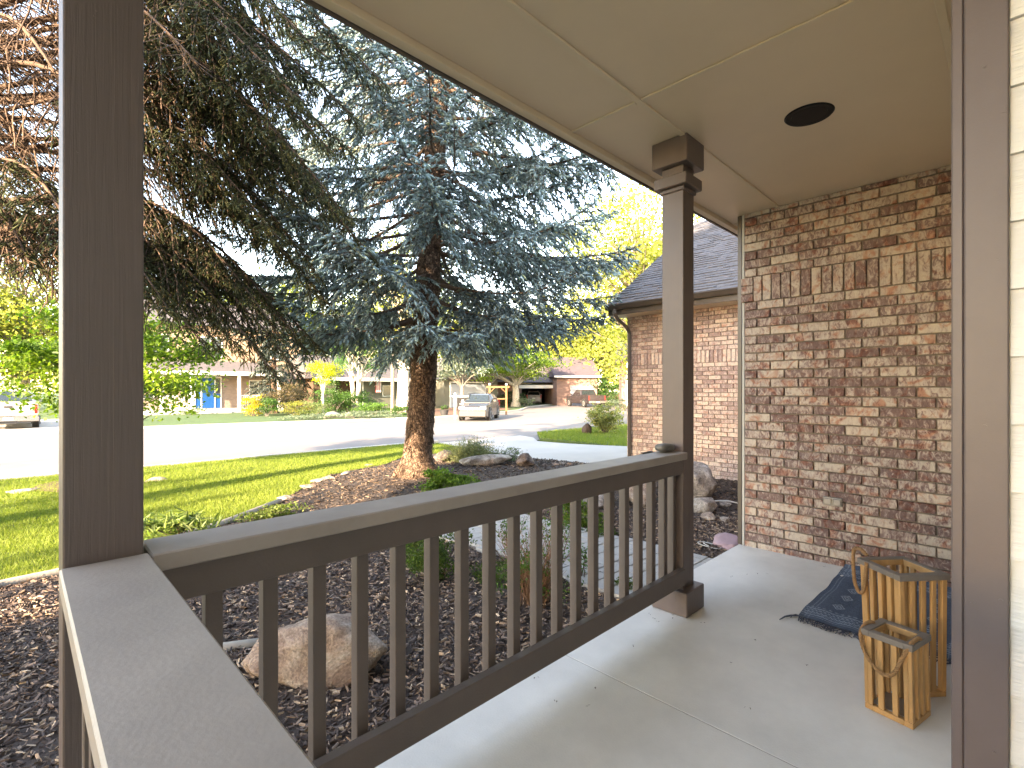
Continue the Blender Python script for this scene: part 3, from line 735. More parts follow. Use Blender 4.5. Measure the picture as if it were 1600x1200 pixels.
# grass blades
def blades(name, poly, n, dmax, h0, w0, label, hfun=T, pal=((0.10, 0.17, 0.02), (0.25, 0.29, 0.06)), dmin=0):
    xs = [max(p[0], -9) for p in poly]; ys = [p[1] for p in poly]; out = []
    got = 0
    while got < n:
        P = np.stack([rng.uniform(min(xs), max(xs), n * 2), rng.uniform(min(ys), max(ys), n * 2)], 1)
        d = np.hypot(P[:, 0], P[:, 1]); P = P[in_poly(P, poly) & (d < dmax) & (d > dmin)]
        dep = P[:, 0] * FX + P[:, 1] * FY; lat = P[:, 0] * FY - P[:, 1] * FX
        P = P[(dep > 1) & (np.abs(lat) < dep * 1.12 + 1)]
        keep = rng.random(len(P)) < np.minimum(1, (6.0 / np.hypot(P[:, 0], P[:, 1])) ** 1.4); P = P[keep]; out.append(P); got += len(P)
    P = np.concatenate(out)[:n]; K = n
    z = np.array([hfun(a, b) for a, b in P]); D = np.hypot(P[:, 0], P[:, 1])
    a = rng.uniform(0, 6.283, K); h = h0 * rng.uniform(.5, 1.4, K); w = w0 * (D / 6.0) ** 0.7
    pat = 0.75 + 0.35 * np.sin(P[:, 0] * 1.7 + np.sin(P[:, 1] * 2.3)) * np.sin(P[:, 1] * 1.3)
    B = np.stack([P[:, 0], P[:, 1], z], 1); s = np.stack([np.cos(a), np.sin(a), np.zeros(K)], 1) * (w / 2)[:, None]
    ln = np.stack([rng.normal(0, .5, K), rng.normal(0, .5, K), np.ones(K)], 1) * h[:, None]
    V = np.stack([B - s, B + s, B + ln], 1).reshape(-1, 3); F = np.arange(3 * K).reshape(-1, 3)
    mx = np.clip(rng.random(K) * .8 + pat * .2, 0, 1)[:, None]; c = np.array(pal[0]) * (1 - mx) + np.array(pal[1]) * mx
    o = np_mesh(name, V, F, M['grass'], None, np.repeat(c, 3, axis=0)); tag(o, label, 'grass', kind='stuff'); return o
blades('grass', lawn, 160000, 19, 0.055, 0.007, 'short mown grass blades on the front lawn')
blades('grass', nlawn, 26000, 30, 0.09, 0.012, 'short grass blades on the strip beyond the driveway', hfun=lambda u, v: -0.41)

# bed edging: a low mower strip
def strip(pts, w, h, name, label, mat='edge', cat='edging'):
    m = MB(); P_ = []
    for i in range(len(pts) - 1):
        a, b = Vector((*pts[i], 0)), Vector((*pts[i + 1], 0)); n = max(1, int((b - a).length / 0.3))
        P_ += [a.lerp(b, k / n) for k in range(n)]
    P_.append(Vector((*pts[-1], 0)))
    P_ = [Vector((p.x, p.y, T(p.x, p.y) + h * 0.3)) for p in P_]
    m.tube(P_, [w / 2] * len(P_), 7); o = m.build(name, M[mat], smooth=True); tag(o, label, cat); return o
strip(edge_w[0:7], 0.085, 0.06, 'bed_edging', 'pale concrete edging strip between lawn and mulch bed')
strip([gp(300, 1033), gp(345, 1018), gp(420, 1008)], 0.07, 0.05, 'bed_edging', 'short pale edging piece behind the pink boulder')

# ================================================================== PORCH
fl = MB(); ys = (-1.2, 1.77)
fl.bbox(-0.25, 2.0478, ys[0], ys[1], -0.30, 0.0, 0.002); fl.bbox(2.0522, 4.628, ys[0], ys[1], -0.30, 0.0, 0.002)
pf = fl.build('porch_floor', M['concrete']); struct(pf, 'pale smooth concrete porch floor with one joint')
MB().box(2.0479, 2.0521, -1.19, 1.765, -0.28, -0.0025).build('floor_joint', M['mortar'], pf)
CZ = 2.966
ce = bpy.data.objects.new('porch_ceiling', None); COL.objects.link(ce); ce['kind'] = 'structure'; ce['label'] = 'beige panelled porch ceiling with thin battens'
seamx = [-0.4, 2.392, 4.832, 6.4]; seamy = [-1.2, 0.22, 1.443, 1.90]
for i in range(3):
    for j in range(3):
        MB().box(seamx[i] + .002, seamx[i + 1] - .002, seamy[j] + .002, seamy[j + 1] - .002, CZ, CZ + 0.02).build('ceiling_panel', M['ceiling'], ce)
for k, yb in enumerate((0.22, 1.443)):
    MB().bbox(-0.4, 6.4, yb - 0.016, yb + 0.016, CZ - 0.012, CZ - 0.0005, 0.003).build('batten', M['batten'], ce)
for k, xb in enumerate((2.392, 4.832)):
    for y0, y1 in ((-1.2, 0.2), (0.24, 1.425), (1.461, 1.898)):
        MB().bbox(xb - 0.014, xb + 0.014, y0, y1, CZ - 0.010, CZ - 0.0005, 0.003).build('batten', M['batten'], ce)
MB().bbox(-0.45, 6.4, 1.902, 1.955, CZ - 0.035, CZ + 0.12, 0.003).build('fascia_board', M['batten'], ce)
MB().bbox(-0.45, 6.4, 1.957, 1.975, CZ - 0.045, CZ + 0.15, 0.003).build('drip_edge', M['gutter'], ce)
pr = MB(); pr.add([(-0.5, 2.02, 3.02), (6.45, 2.02, 3.02), (6.45, -1.5, 4.9), (-0.5, -1.5, 4.9), (-0.5, 2.02, 3.08), (6.45, 2.02, 3.08), (6.45, -1.5, 4.96), (-0.5, -1.5, 4.96)],
                   [(0, 3, 2, 1), (4, 5, 6, 7), (0, 1, 5, 4), (1, 2, 6, 5), (2, 3, 7, 6), (3, 0, 4, 7)])
pr.build('roof', M['shingle'], ce)

# recessed light
dl = empty('recessed_light', 'black round recessed light in the porch ceiling', 'light', (3.206, 0.836, CZ))
def ring(mb, c, r0, r1, z0, z1, n=40):
    v = []; 
    for r, z in ((r0, z0), (r1, z1)):
        for i in range(n): t = 6.28319 * i / n; v.append((c[0] + r * math.cos(t), c[1] + r * math.sin(t), z))
    mb.add(v, [(i, (i + 1) % n, n + (i + 1) % n, n + i) for i in range(n)])
m = MB(); ring(m, (3.206, .836), .125, .118, CZ - .001, CZ - .008); ring(m, (3.206, .836), .118, .092, CZ - .008, CZ - .007); ring(m, (3.206, .836), .092, .088, CZ - .007, CZ - .001)
m.build('trim_ring', M['black'], dl, smooth=False)
m = MB(); m.cyl((3.206, .836, CZ - .0045), .09, .006, 'z', 40); m.build('lens', M['black'], dl)

# posts
def post(u0, v0, label, s=0.144, caps=True):
    r = empty('porch_post', label, 'post', (u0 + s / 2, v0 + s / 2, 0)); c = (u0 + s / 2, v0 + s / 2)
    m = MB(); bm_pts = 14
    m.bbox(u0, u0 + s, v0, v0 + s, 0, 2.8, 0.004, 2); m.build('shaft', M['post'], r)
    m = MB(); m.tube([(u0 + s * .62 + .0012 * math.sin(z * 3.1) + random.uniform(-.0007, .0007), v0 + .0004, z) for z in np.linspace(.2, 2.78, 90)], .0009, 4); m.build('seam', M['post'], r)
    m = MB()
    for _ in range(16):
        zz, xx = random.uniform(.3, 2.6), random.uniform(.1, .9); m.cyl((u0 + s * xx, v0 - .0002, zz), .0022, .0012, 'y', 8)
    m.build('nail_heads', M['post'], r)['kind'] = 'stuff'
    def blk(h, z0, z1, name): MB().bbox(c[0] - h, c[0] + h, c[1] - h, c[1] + h, z0, z1, 0.005).build(name, M['post'], r)
    blk(0.119, 0.002, 0.154, 'base_block')
    if caps: blk(0.119, 2.80, CZ - .001, 'cap_block'); blk(0.110, 2.668, 2.738, 'collar'); blk(0.084, 2.64, 2.666, 'collar')
    return r
post(0.067, 1.460, 'thick taupe wooden corner post in the left foreground')
post(2.938, 1.460, 'taupe porch post with stacked block capital at end of railing')
# main railing
rl = empty('porch_railing', 'long taupe wooden porch railing running to the far post', 'railing', (1.5, 1.53, 0))
MB().bbox(0.222, 2.936, 1.430, 1.590, 0.966, 1.010, 0.004).build('cap_rail', M['cap'], rl)
MB().bbox(0.214, 2.936, 1.462, 1.504, 0.872, 0.965, 0.003).build('top_rail', M['rail'], rl)
MB().bbox(0.214, 2.936, 1.442, 1.484, 0.188, 0.288, 0.004).build('bottom_rail', M['rail'], rl)
bl = MB(); bl.bbox(-.019, .019, -.019, .019, 0.15, 0.90, 0.003)
blm = MB().bbox(-.0205, .0205, -.0205, .0205, -0.375, 0.375, 0.002).mesh('baluster', M['rail'])
for k in range(-1, 17):
    o = bpy.data.objects.new('baluster', blm); COL.objects.link(o); o.parent = rl
    o.location = (0.5136 + 0.143 * k - 1.5, 1.526 - 1.53 - .002, 0.525 + .0); o.rotation_euler = (0, 0, 0)
o = MB().bbox(2.90, 2.936, 1.506, 1.545, 0.15, 0.964, .002).build('end_baluster', M['rail'], rl)
# side railing towards the house
r2 = empty('porch_railing', 'short taupe side railing with broad cap in lower left foreground', 'railing', (0.14, 0.3, 0))
MB().bbox(0.061, 0.220, -1.15, 1.457, 0.966, 1.0105, 0.004).build('cap_rail', M['cap'], r2)
MB().bbox(0.105, 0.147, -1.15, 1.457, 0.872, 0.965, 0.003).build('top_rail', M['rail'], r2)
MB().bbox(0.105, 0.147, -1.15, 1.457, 0.188, 0.288, 0.003).build('bottom_rail', M['rail'], r2)
for k in range(18):
    o = bpy.data.objects.new('baluster', blm); COL.objects.link(o); o.parent = r2
    o.location = (-.035 + .007, 1.33 - 0.143 * k - .3, 0.525)
# dark case on the rail
ca = empty('small_case', 'small dark grey rounded case with short black strap on the railing at far post', 'case', (2.80, 1.53, 1.010))
bm = bmesh.new(); bmesh.ops.create_uvsphere(bm, u_segments=24, v_segments=12, radius=1)
for w in bm.verts:
    p = w.co; q = Vector((math.copysign(abs(p.x) ** .7, p.x), math.copysign(abs(p.y) ** .75, p.y), math.copysign(abs(p.z) ** .8, p.z)))
    w.co = Vector((2.845 + q.x * .075, 1.535 + q.y * .045, 1.038 + q.z * .026 - q.x * .003))
MB().frombm(bm).build('body', M['case'], ca, smooth=True)
MB().bbox(2.66, 2.775, 1.575, 1.595, 1.012, 1.018, .002).build('strap', M['black'], ca)

# ---------------------------------------------------------------- brick wall at the end of the porch
CO = 0.0757; BL = 0.2197
def brick_variants(L_, H_, Dp, n=4):
    out = []
    for k in range(n):
        bm = bmesh.new(); bmesh.ops.create_cube(bm, size=1); r = random.Random(k)
        for w in bm.verts:
            w.co = Vector((w.co.x * Dp + r.uniform(-.0015, .0015), w.co.y * L_ + r.uniform(-.0025, .0025), w.co.z * H_ + r.uniform(-.0018, .0018)))
        bmesh.ops.bevel(bm, geom=bm.edges[:], offset=0.003, segments=1, affect='EDGES')
        out.append(MB().frombm(bm).mesh('brick', M['brick']))
    return out
J = 0.0105
wallB = empty('brick_wall', 'washed red and cream brick end wall of the porch', 'wall', (4.634, 1.0, 0))
BU = 4.634
vs_full = brick_variants(BL - J, CO - J, 0.03); vs_half = brick_variants(BL / 2 - J, CO - J, 0.03); vs_sold = brick_variants(CO - J, BL - 0.006, 0.03)
def put(me, parent, u, v, z):
    o = bpy.data.objects.new('brick', me); COL.objects.link(o); o.parent = parent
    o.location = Vector((u, v, z)) - Vector(parent.location); return o
MB().box(BU + 0.006, BU + 0.12, -1.5, 1.722, -0.3, CZ - 0.002).build('mortar_wall', M['mortar'], wallB)
V0 = 1.72; hid = MB(); cnt = 0
def course_z():
    out = []; z = 2.173 - CO
    while z > -0.07: out.append(z); z -= CO
    z = 2.393
    while z < CZ + CO: out.append(z); z += CO
    return out
dark_half = brick_variants(BL / 2 - J, CO - J, 0.034)
for ci, z in enumerate(sorted(course_z())):
    zc = z + CO / 2
    if zc > CZ - 0.035: 
        continue
    odd = round((z - 2.173) / CO) % 2
    v = V0
    if odd:
        put(random.choice(vs_half), wallB, BU, v - BL / 4, zc); cnt += 1; v -= BL / 2
    while v > -1.0:
        vc = v - BL / 2
        if vc > 0.28: put(random.choice(vs_full), wallB, BU + random.uniform(-.0015, .0015), vc, zc); cnt += 1
        else: hid.box(BU - .015, BU + .015, vc - BL / 2 + J / 2, vc + BL / 2 - J / 2, zc - CO / 2 + J / 2, zc + CO / 2 - J / 2, random.random())
        v -= BL
v = V0 - 0.078
for k in range(3): put(dark_half[k], wallB, BU - .004, V0 - 0.025, 2.173 + (k + .5) * CO * 0.965)
while v > -1.0:
    if v > 0.28: put(random.choice(vs_sold), wallB, BU - .006, v - CO / 2, 2.283); cnt += 1
    else: hid.box(BU - .02, BU + .015, v - CO + J / 2, v - J / 2, 2.177, 2.389, random.random())
    v -= CO
# top partial course
v = V0
z = 2.393 + 7 * CO
while v > -1.0:
    if v > .5: pass
    hid.box(BU - .015, BU + .015, v - BL + J / 2, v - J / 2, z + J / 2, CZ - .004, random.random()); v -= BL
ho = hid.build('hidden_bricks', M['brick'], wallB); ho['kind'] = 'stuff'
print('wall B bricks', cnt)
MB().box(BU - 0.004, BU + 0.10, V0 + 0.003, V0 + 0.022, 0.0, CZ - .003).build('white_edge_trim', M['kerb'], wallB)
MB().box(BU + 0.0, BU + 0.08, V0 + 0.029, V0 + 0.062, 0.0, CZ - .003).build('brown_edge_trim', M['gutter'], wallB)
# outlet
ot = empty('outlet_cover', 'small grey metal outlet cover on the brick wall', 'outlet', (BU - .02, 1.02, .50))
cu, cv, cz_ = BU - 0.02, 1.035, 0.505
MB().bbox(BU - .034, BU - .016, cv - .066, cv + .066, cz_ - .034, cz_ + .034, .004).build('plate', M['steel'], ot)
for s in (-1, 1):
    MB().bbox(BU - .046, BU - .0345, cv + s * .032 - .026, cv + s * .032 + .026, cz_ - .024, cz_ + .024, .004).build('flap', M['steel'], ot)

# ---------------------------------------------------------------- siding corner on the right
sw = empty('siding_wall', 'white clapboard house wall with broad taupe corner board', 'wall', (1.50, 0.1, 0))
SU = 1.50
MB().box(SU + 0.012, SU + 0.2, -1.19, 0.098, 0.0, CZ - .003).build('sheathing', M['white'], sw)
for k in range(-1, 22):
    z0 = 0.034 + k * 0.1435
    if z0 < -0.15 or z0 > CZ - .02: continue
    z1 = min(z0 + 0.1425, CZ - .004); zl = max(z0, 0.002)
    m = MB(); m.prism([(SU - 0.004, zl), (SU + 0.0105, zl), (SU + 0.0105, z1), (SU + 0.0065, z1)], 'y', -1.188, 0.0105)
    m.build('clapboard', M['siding'], sw)
MB().bbox(SU - .012, SU + .008, 0.0125, 0.0835, 0.001, CZ - .004, .003).build('corner_board', M['trim'], sw)
MB().bbox(SU - .008, SU + .20, 0.0842, 0.105, 0.001, CZ - .004, .003).build('corner_board', M['trim'], sw)
for (z, v) in ((1.68, .03), (1.32, .05), (.95, .025), (.93, .07), (.62, .035), (2.1, .05), (1.99, .02), (.33, .04)):
    MB().cyl((SU - .0125, v, z), .0035, .003, 'x', 10).build('nail_head', M['trim'], sw)

# front door side of the house (out of the frame) and the unseen house body, enlarged to shade porch and garage
hs = empty('own_house', 'own two storey house body behind the porch with siding walls, unseen bulk enlarged for shade', 'house', (-4, -5, 0))
m = MB(); m.box(1.71, BU - .002, -1.19, 0.095, 0, CZ - .003); m.build('entry_wall', M['siding'], hs)
m = MB(); m.bbox(2.9, 3.85, 0.097, 0.14, 0.01, 2.15, .01); m.build('front_door', M['trim'], hs)
m = MB(); m.box(-18, 1.49, -9, -1.21, -0.4, 6.1); m.build('front_wall', M['siding'], hs)  # lengthened out of view to keep sun off the mulch bed
m = MB(); m.box(BU + .125, 12.0, -9, 1.70, -0.4, 2.9); m.build('side_wall', M['brick2'], hs)
m = MB(); m.prism([(-0.9, 6.0), (-9.3, 6.0), (-5.1, 10.6)], 'x', -18.5, 2.0); m.build('raised_shade_roof', M['shingle'], hs)  # unseen roof, raised steep and high so its shade reaches the garage wall

# ---------------------------------------------------------------- garage wing
ga = empty('garage_wing', 'brick garage wing with grey shingle gable roof and brown gutter', 'building', (8.66, 3.6, -0.2))
GU, GV0, GV1 = 8.66, 1.72, 5.475
MB().box(GU + .006, GU + 0.15, GV0, GV1 - .005, -0.35, 2.86).build('mortar_wall', M['mortar'], ga)
MB().box(GU + .16, GU + 7.0, GV0, GV1 - .03, -0.35, 2.9).build('inner_wall', M['brick2'], ga)
vf = []
for me in brick_variants(BL - J, CO - J, 0.03): me.materials[0] = M['brick2']; vf.append(me)
vs2 = []
for me in brick_variants(CO - J, BL - .006, .03): me.materials[0] = M['brick2']; vs2.append(me)
gh = MB(); cnt = 0; zs0 = 1.87
def gcourses():
    out = []; z = zs0 - CO
    while z > -0.32: out.append(z); z -= CO
    z = zs0 + BL
    while z < 2.82: out.append(z); z += CO
    return sorted(out)
for z in gcourses():
    odd = round((z - zs0) / CO) % 2; v = GV1 - (0 if odd else BL / 2); zc = z + CO / 2
    if not odd: gh.box(GU - .015, GU + .015, GV1 - BL / 2 + J / 2, GV1, zc - CO / 2 + J / 2, zc + CO / 2 - J / 2, random.random())
    while v > GV0 + .1:
        vc = v - BL / 2
        if 3.35 < vc < 5.2 and 0.25 < zc < 2.75 and cnt < 270: put(random.choice(vf), ga, GU, vc, zc); cnt += 1
        else: gh.box(GU - .015, GU + .015, vc - BL / 2 + J / 2, vc + BL / 2 - J / 2, zc - CO / 2 + J / 2, zc + CO / 2 - J / 2, random.random())
        v -= BL
v = GV1
while v > GV0 + .1:
    vc = v - CO / 2
    if v > 3.5 and cnt < 298: put(random.choice(vs2), ga, GU - .008, vc, zs0 + BL / 2); cnt += 1
    else: gh.box(GU - .023, GU + .015, vc - CO / 2 + J / 2, vc + CO / 2 - J / 2, zs0 + .004, zs0 + BL - .004, random.random())
    v -= CO
# return face bricks on the driveway side
for i, z in enumerate(gcourses()):
    u = GU - .015 if i % 2 else GU - .015 - .0
    zc = z + CO / 2; first = True
    while u < GU + 1.0:
        w = BL if not (first and i % 2) else BL / 2
        gh.box(u + J / 2, u + w - J / 2, GV1 - .02, GV1 + .008, zc - CO / 2 + J / 2, zc + CO / 2 - J / 2, random.random()); u += w; first = False
go = gh.build('bricks', M['brick2'], ga); go['kind'] = 'stuff'
print('garage bricks', cnt)
# roof
EU, EZ, SL = 8.20, 3.03, 0.655; RD = 3.85; RE = 5.63
m = MB(); m.add([(EU, 1.2, EZ - .02), (EU, RE, EZ - .02), (EU + RD, RE, EZ + SL * RD - .02), (EU + RD, 1.2, EZ + SL * RD - .02),
                 (EU + 2 * RD, RE, EZ - .02), (EU + 2 * RD, 1.2, EZ - .02)], [(0, 3, 2, 1), (3, 5, 4, 2), (0, 1, 4, 5), (1, 2, 4)]); m.build('roof_deck', M['shingle'], ga)
sh = MB(); exp = 0.125; n = int(math.hypot(RD, RD * SL) / exp); ca_, sa_ = 1 / math.hypot(1, SL), SL / math.hypot(1, SL)
for i in range(n + 1):
    s0 = i * exp; s1 = s0 + exp * 1.05; v = RE + .02 - (random.random() * .3 if i else 0) * 0
    v -= 0
    while v > 1.25:
        w = random.choice((.14, .2, .3, .24)); th = random.choice((.012, .02, .026)) ; v1 = max(v - w, 1.2)
        a = Vector((EU + s0 * ca_, 0, EZ + s0 * sa_)); b = Vector((EU + s1 * ca_, 0, EZ + s1 * sa_)); nr = Vector((-sa_, 0, ca_))
        a0 = a - nr * .005; a1 = a + nr * th; b1 = b + nr * .004
        sh.add([(a0.x, v, a0.z), (a0.x, v1 + .004, a0.z), (a1.x, v1 + .004, a1.z), (a1.x, v, a1.z), (b1.x, v1 + .004, b1.z), (b1.x, v, b1.z)], [(0, 1, 2, 3), (3, 2, 4, 5), (0, 3, 5), (1, 4, 2)])
        v = v1
so = sh.build('shingles', M['shingle'], ga); so['kind'] = 'stuff'
def rakes(u, z): return (u, z)
# gutter (K profile), fascia, soffit
m = MB(); m.prism([(EU - .10, EZ - .005), (EU - .11, EZ - .02), (EU - .085, EZ - .06), (EU - .06, EZ - .10), (EU + .0, EZ - .10), (EU + .0, EZ - .005), (EU - .012, EZ - .005), (EU - .012, EZ - .085), (EU - .05, EZ - .085), (EU - .085, EZ - .02)], 'y', 1.2, RE + .02)
m.build('gutter', M['gutter'], ga)
MB().bbox(EU + .002, EU + .03, 1.2, RE, EZ - .20, EZ - .03, .002).build('fascia', M['gutter'], ga)
MB().box(EU + .03, GU - .018, 1.2, RE, EZ - .20, EZ - .18).build('soffit', M['batten'], ga)
m = MB(); m.prism([(EU + .0, EZ - .14), (EU + .0, EZ + .0), (EU + RD, EZ + SL * RD), (EU + 2 * RD, EZ), (EU + 2 * RD, EZ - .14), (EU + RD, EZ + SL * RD - .14)], 'y', RE - .03, RE - .002); m.build('rake_board', M['gutter'], ga)
m = MB(); m.prism([(GU + .16, 2.8), (GU + 6.8, 2.8), (EU + RD, EZ + SL * RD - .2)], 'y', GV1 - .1, GV1 - .03); m.build('gable_wall', M['siding'], ga)
# downspout
ds = MB(); vd = 5.40
pts = [(EU - .05, vd + .05, EZ - .09), (EU - .05, vd + .05, EZ - .17), (EU + .06, vd + .05, EZ - .27), (EU + .30, vd + .01, EZ - .40), (GU - .06, vd, EZ - .52), (GU - .06, vd, 1.2), (GU - .06, vd, -.15), (GU - .20, vd, -.22)]
ds.tube(pts, .045, 4); ds.build('downspout', M['gutter'], ga)

# ---------------------------------------------------------------- rug, lanterns
nx, ny = 220, 150; U0, U1, VV0, VV1 = 3.40, 4.61, 0.20, 0.95
us = np.linspace(0, 1, nx); vs = np.linspace(0, 1, ny); uu, vv = np.meshgrid(us, vs, indexing='ij')
X = U0 + uu * (U1 - U0) + 0.012 * np.sin(vv * 7); Y = VV0 + vv * (VV1 - VV0) + 0.006 * np.sin(uu * 9)
Z = 0.008 + 0.004 * np.sin(uu * 23 + vv * 5) * (0.5 + uu) + 0.003 * np.sin(vv * 31)
Z[-8:, :] += np.linspace(0, .02, 8)[:, None]
cx = uu * 1.21; cy = vv * 0.75
base = np.array([0.042, 0.068, 0.115]); light = np.array([0.30, 0.36, 0.44])
k = np.zeros_like(cx)
for c in (0.06, 0.085, 0.15, 0.19, 1.02, 1.06, 1.13, 1.15): k = np.maximum(k, (np.abs(cx - c) < 0.0045) * 0.8)
for c in (0.105, 0.125, 0.17, 1.04, 1.09, 1.11): k = np.maximum(k, (np.abs(cx - c + .006 * np.sign(np.sin(cy * 260))) < 0.004) * 0.9)
for c in (0.03, 0.05, 0.70, 0.72): k = np.maximum(k, (np.abs(cy - c) < 0.004) * 0.45)
for c in (0.22, 1.0): k = np.maximum(k, (np.abs(((cy * 30) % 1) - .5) + np.abs(cx - c) * 40 < 0.35) * 0.8)
for ax in (0.34, 0.52, 0.70, 0.88):
    for ay in (0.16, 0.375, 0.60):
        dd_ = np.abs(cx - ax) / 0.05 + np.abs(cy - ay) / 0.032
        k = np.maximum(k, ((np.abs(dd_ - 1) < 0.14) | (np.abs(dd_ - .45) < .14)) * 0.9)
k = k * rng.uniform(.55, 1.0, k.shape) + rng.uniform(0, .10, k.shape)
Cc = base + (light - base) * k[..., None]; Cc *= (0.8 + 0.4 * rng.random((nx, ny, 1)))
idx = np.arange(nx * ny).reshape(nx, ny); F = np.stack([idx[:-1, :-1], idx[1:, :-1], idx[1:, 1:], idx[:-1, 1:]], -1).reshape(-1, 4)
rug = empty('door_rug', 'dark blue woven rug with pale diamonds and fringe by the brick wall', 'rug', (4.0, .58, 0))
np_mesh('weave', np.stack([X, Y, Z], -1).reshape(-1, 3), F, M['rug'], rug, Cc.reshape(-1, 3))
fr = MB()
for kx, (ue, sg) in enumerate(((U0, -1),)):
    v = VV0
    while v < VV1 + .01:
        l = random.uniform(.05, .085); a = random.uniform(-.5, .5)
        p0 = Vector((ue + 0.012 * math.sin((v - VV0) / .75 * 7) + .004, v, .010)); p1 = p0 + Vector((sg * l * .5, a * l * .5, .003)); p2 = p1 + Vector((sg * l * .5, a * l + random.uniform(-.02, .02), -.006))
        fr.tube([p0, p1, p2], [.0035, .003, .0022], 4); v += random.uniform(.004, .008)
p0 = Vector((U0, VV1, .01)); fr.tube([p0, p0 + Vector((-.03, .03, 0)), p0 + Vector((-.07, .05, 0)), p0 + Vector((-.13, .06, -.002))], [.006, .006, .005, .003], 5)
fo = fr.build('fringe', M['fringe'], rug); fo['kind'] = 'stuff'

def rope(mb, pts, r, n=8, twist=55):
    P_ = [Vector(p) for p in pts]; fine = []
    for i in range(len(P_) - 1):
        a, b, c, d = P_[max(i - 1, 0)], P_[i], P_[i + 1], P_[min(i + 2, len(P_) - 1)]
        for k in range(10):
            t = k / 10; fine.append(0.5 * ((2 * b) + (c - a) * t + (2 * a - 5 * b + 4 * c - d) * t * t + (3 * b - a - 3 * c + d) * t ** 3))
    fine.append(P_[-1]); L_ = 0; st = []
    prev = None; rings = []
    for i, p in enumerate(fine):
        dd = (fine[min(i + 1, len(fine) - 1)] - fine[max(i - 1, 0)]).normalized()
        if i: L_ += (p - fine[i - 1]).length
        if prev is None: a = dd.cross(Vector((0.3, 0.2, 1))).normalized()
        else: a = (prev - dd * prev.dot(dd)).normalized()
        prev = a; b = dd.cross(a); st.append((p, a, b, L_))
    for s in range(3):
        pts2 = []
        for p, a, b, l in st:
            th = l * 2 * math.pi * 26 + s * 2.094; pts2.append(p + (a * math.cos(th) + b * math.sin(th)) * r * 0.52)
        mb.tube(pts2, r * 0.56, 5)

def lantern(label, c, top_c, sb, stp, H, rot, ns, rope_pts, fr_w=0.032):
    root = empty('wooden_lantern', label, 'lantern', (c[0], c[1], 0)); ct, s_ = math.cos(rot), math.sin(rot)
    def P(x, y, z):
        t = z / H; s = sb + (stp - sb) * t; cx = c[0] + (top_c[0] - c[0]) * t; cy = c[1] + (top_c[1] - c[1]) * t
        return (cx + (x * ct - y * s_) * s / 2, cy + (x * s_ + y * ct) * s / 2, z)
    def bar(x0, x1, y0, y1, z0, z1, name, mat):
        m = MB(); m.bbox(x0, x1, y0, y1, z0, z1, 0.02 if name == 'slat' else .01)
        b = MB(); bx = [P(x, y, z) for x, y, z in [(a, b_, z_) for z_ in (z0, z1) for b_ in (y0, y1) for a in (x0, x1)]]
        v = [bx[0], bx[1], bx[3], bx[2], bx[4], bx[5], bx[7], bx[6]]
        bm = bmesh.new(); vv_ = [bm.verts.new(q) for q in v]
        for f in ((0, 3, 2, 1), (4, 5, 6, 7), (0, 1, 5, 4), (1, 2, 6, 5), (2, 3, 7, 6), (3, 0, 4, 7)): bm.faces.new([vv_[i] for i in f])
        bmesh.ops.bevel(bm, geom=bm.edges[:], offset=0.0018, segments=1, affect='EDGES')
        return MB().frombm(bm).build(name, mat, root)
    w = fr_w / (sb / 2); t = 0.014 / (sb / 2)
    # bottom frame
    bar(-1, 1, -1, -1 + w, .002, .026, 'base_rail', M['wood']); bar(-1, 1, 1 - w, 1, .002, .026, 'base_rail', M['wood'])
    bar(-1, -1 + w, -1 + w, 1 - w, .002, .0255, 'base_rail', M['wood']); bar(1 - w, 1, -1 + w, 1 - w, .002, .0255, 'base_rail', M['wood'])
    bar(-.8, .8, -.8, .8, .027, .031, 'metal_tray', M['steel'])
    # slats
    sw_ = 0.9 * 2 / (2 * ns - 1) * (0.92 if ns == 4 else 1)
    pos = np.linspace(-1, 1 - sw_, ns); e = 0.0
    zt = H - .028
    for i, p in enumerate(pos):
        bar(p, p + sw_, -1, -1 + t, .027, zt, 'slat', M['wood']); bar(p, p + sw_, 1 - t, 1, .027, zt, 'slat', M['wood'])
        if 0 < i < ns - 1:
            bar(-1, -1 + t, p, p + sw_, .027, zt, 'slat', M['wood']); bar(1 - t, 1, p, p + sw_, .027, zt, 'slat', M['wood'])
    for sx in (-1, 1):
        for sy in (-1, 1):
            x0, x1 = (-1 + 0.0, -1 + t) if sx < 0 else (1 - t, 1)
            y0, y1 = (-1 + t, -1 + t + sw_ * .8) if sy < 0 else (1 - t - sw_ * .8, 1 - t)
            bar(x0, x1, y0, y1, .027, zt, 'slat', M['wood'])
    k = 1.07
    bar(-k, k, -k, -k + w, H - .027, H, 'top_rail', M['greywood']); bar(-k, k, k - w, k, H - .027, H, 'top_rail', M['greywood'])
    bar(-k, -k + w, -k + w, k - w, H - .027, H - .0008, 'top_rail', M['greywood']); bar(k - w, k, -k + w, k - w, H - .027, H - .0008, 'top_rail', M['greywood'])
    kk = k - w - .01
    for a in ((-kk, kk, -kk, -kk + .05), (-kk, kk, kk - .05, kk), (-kk, -kk + .05, -kk + .05, kk - .05), (kk - .05, kk, -kk + .05, kk - .05)):
        bar(*a, H - .03, H - .004, 'inner_rail', M['wood'])
    m = MB(); rope(m, [P(*q) for q in rope_pts], 0.0085 if H < .45 else .009); m.build('rope_handle', M['rope'], root, smooth=True)
    return root, P
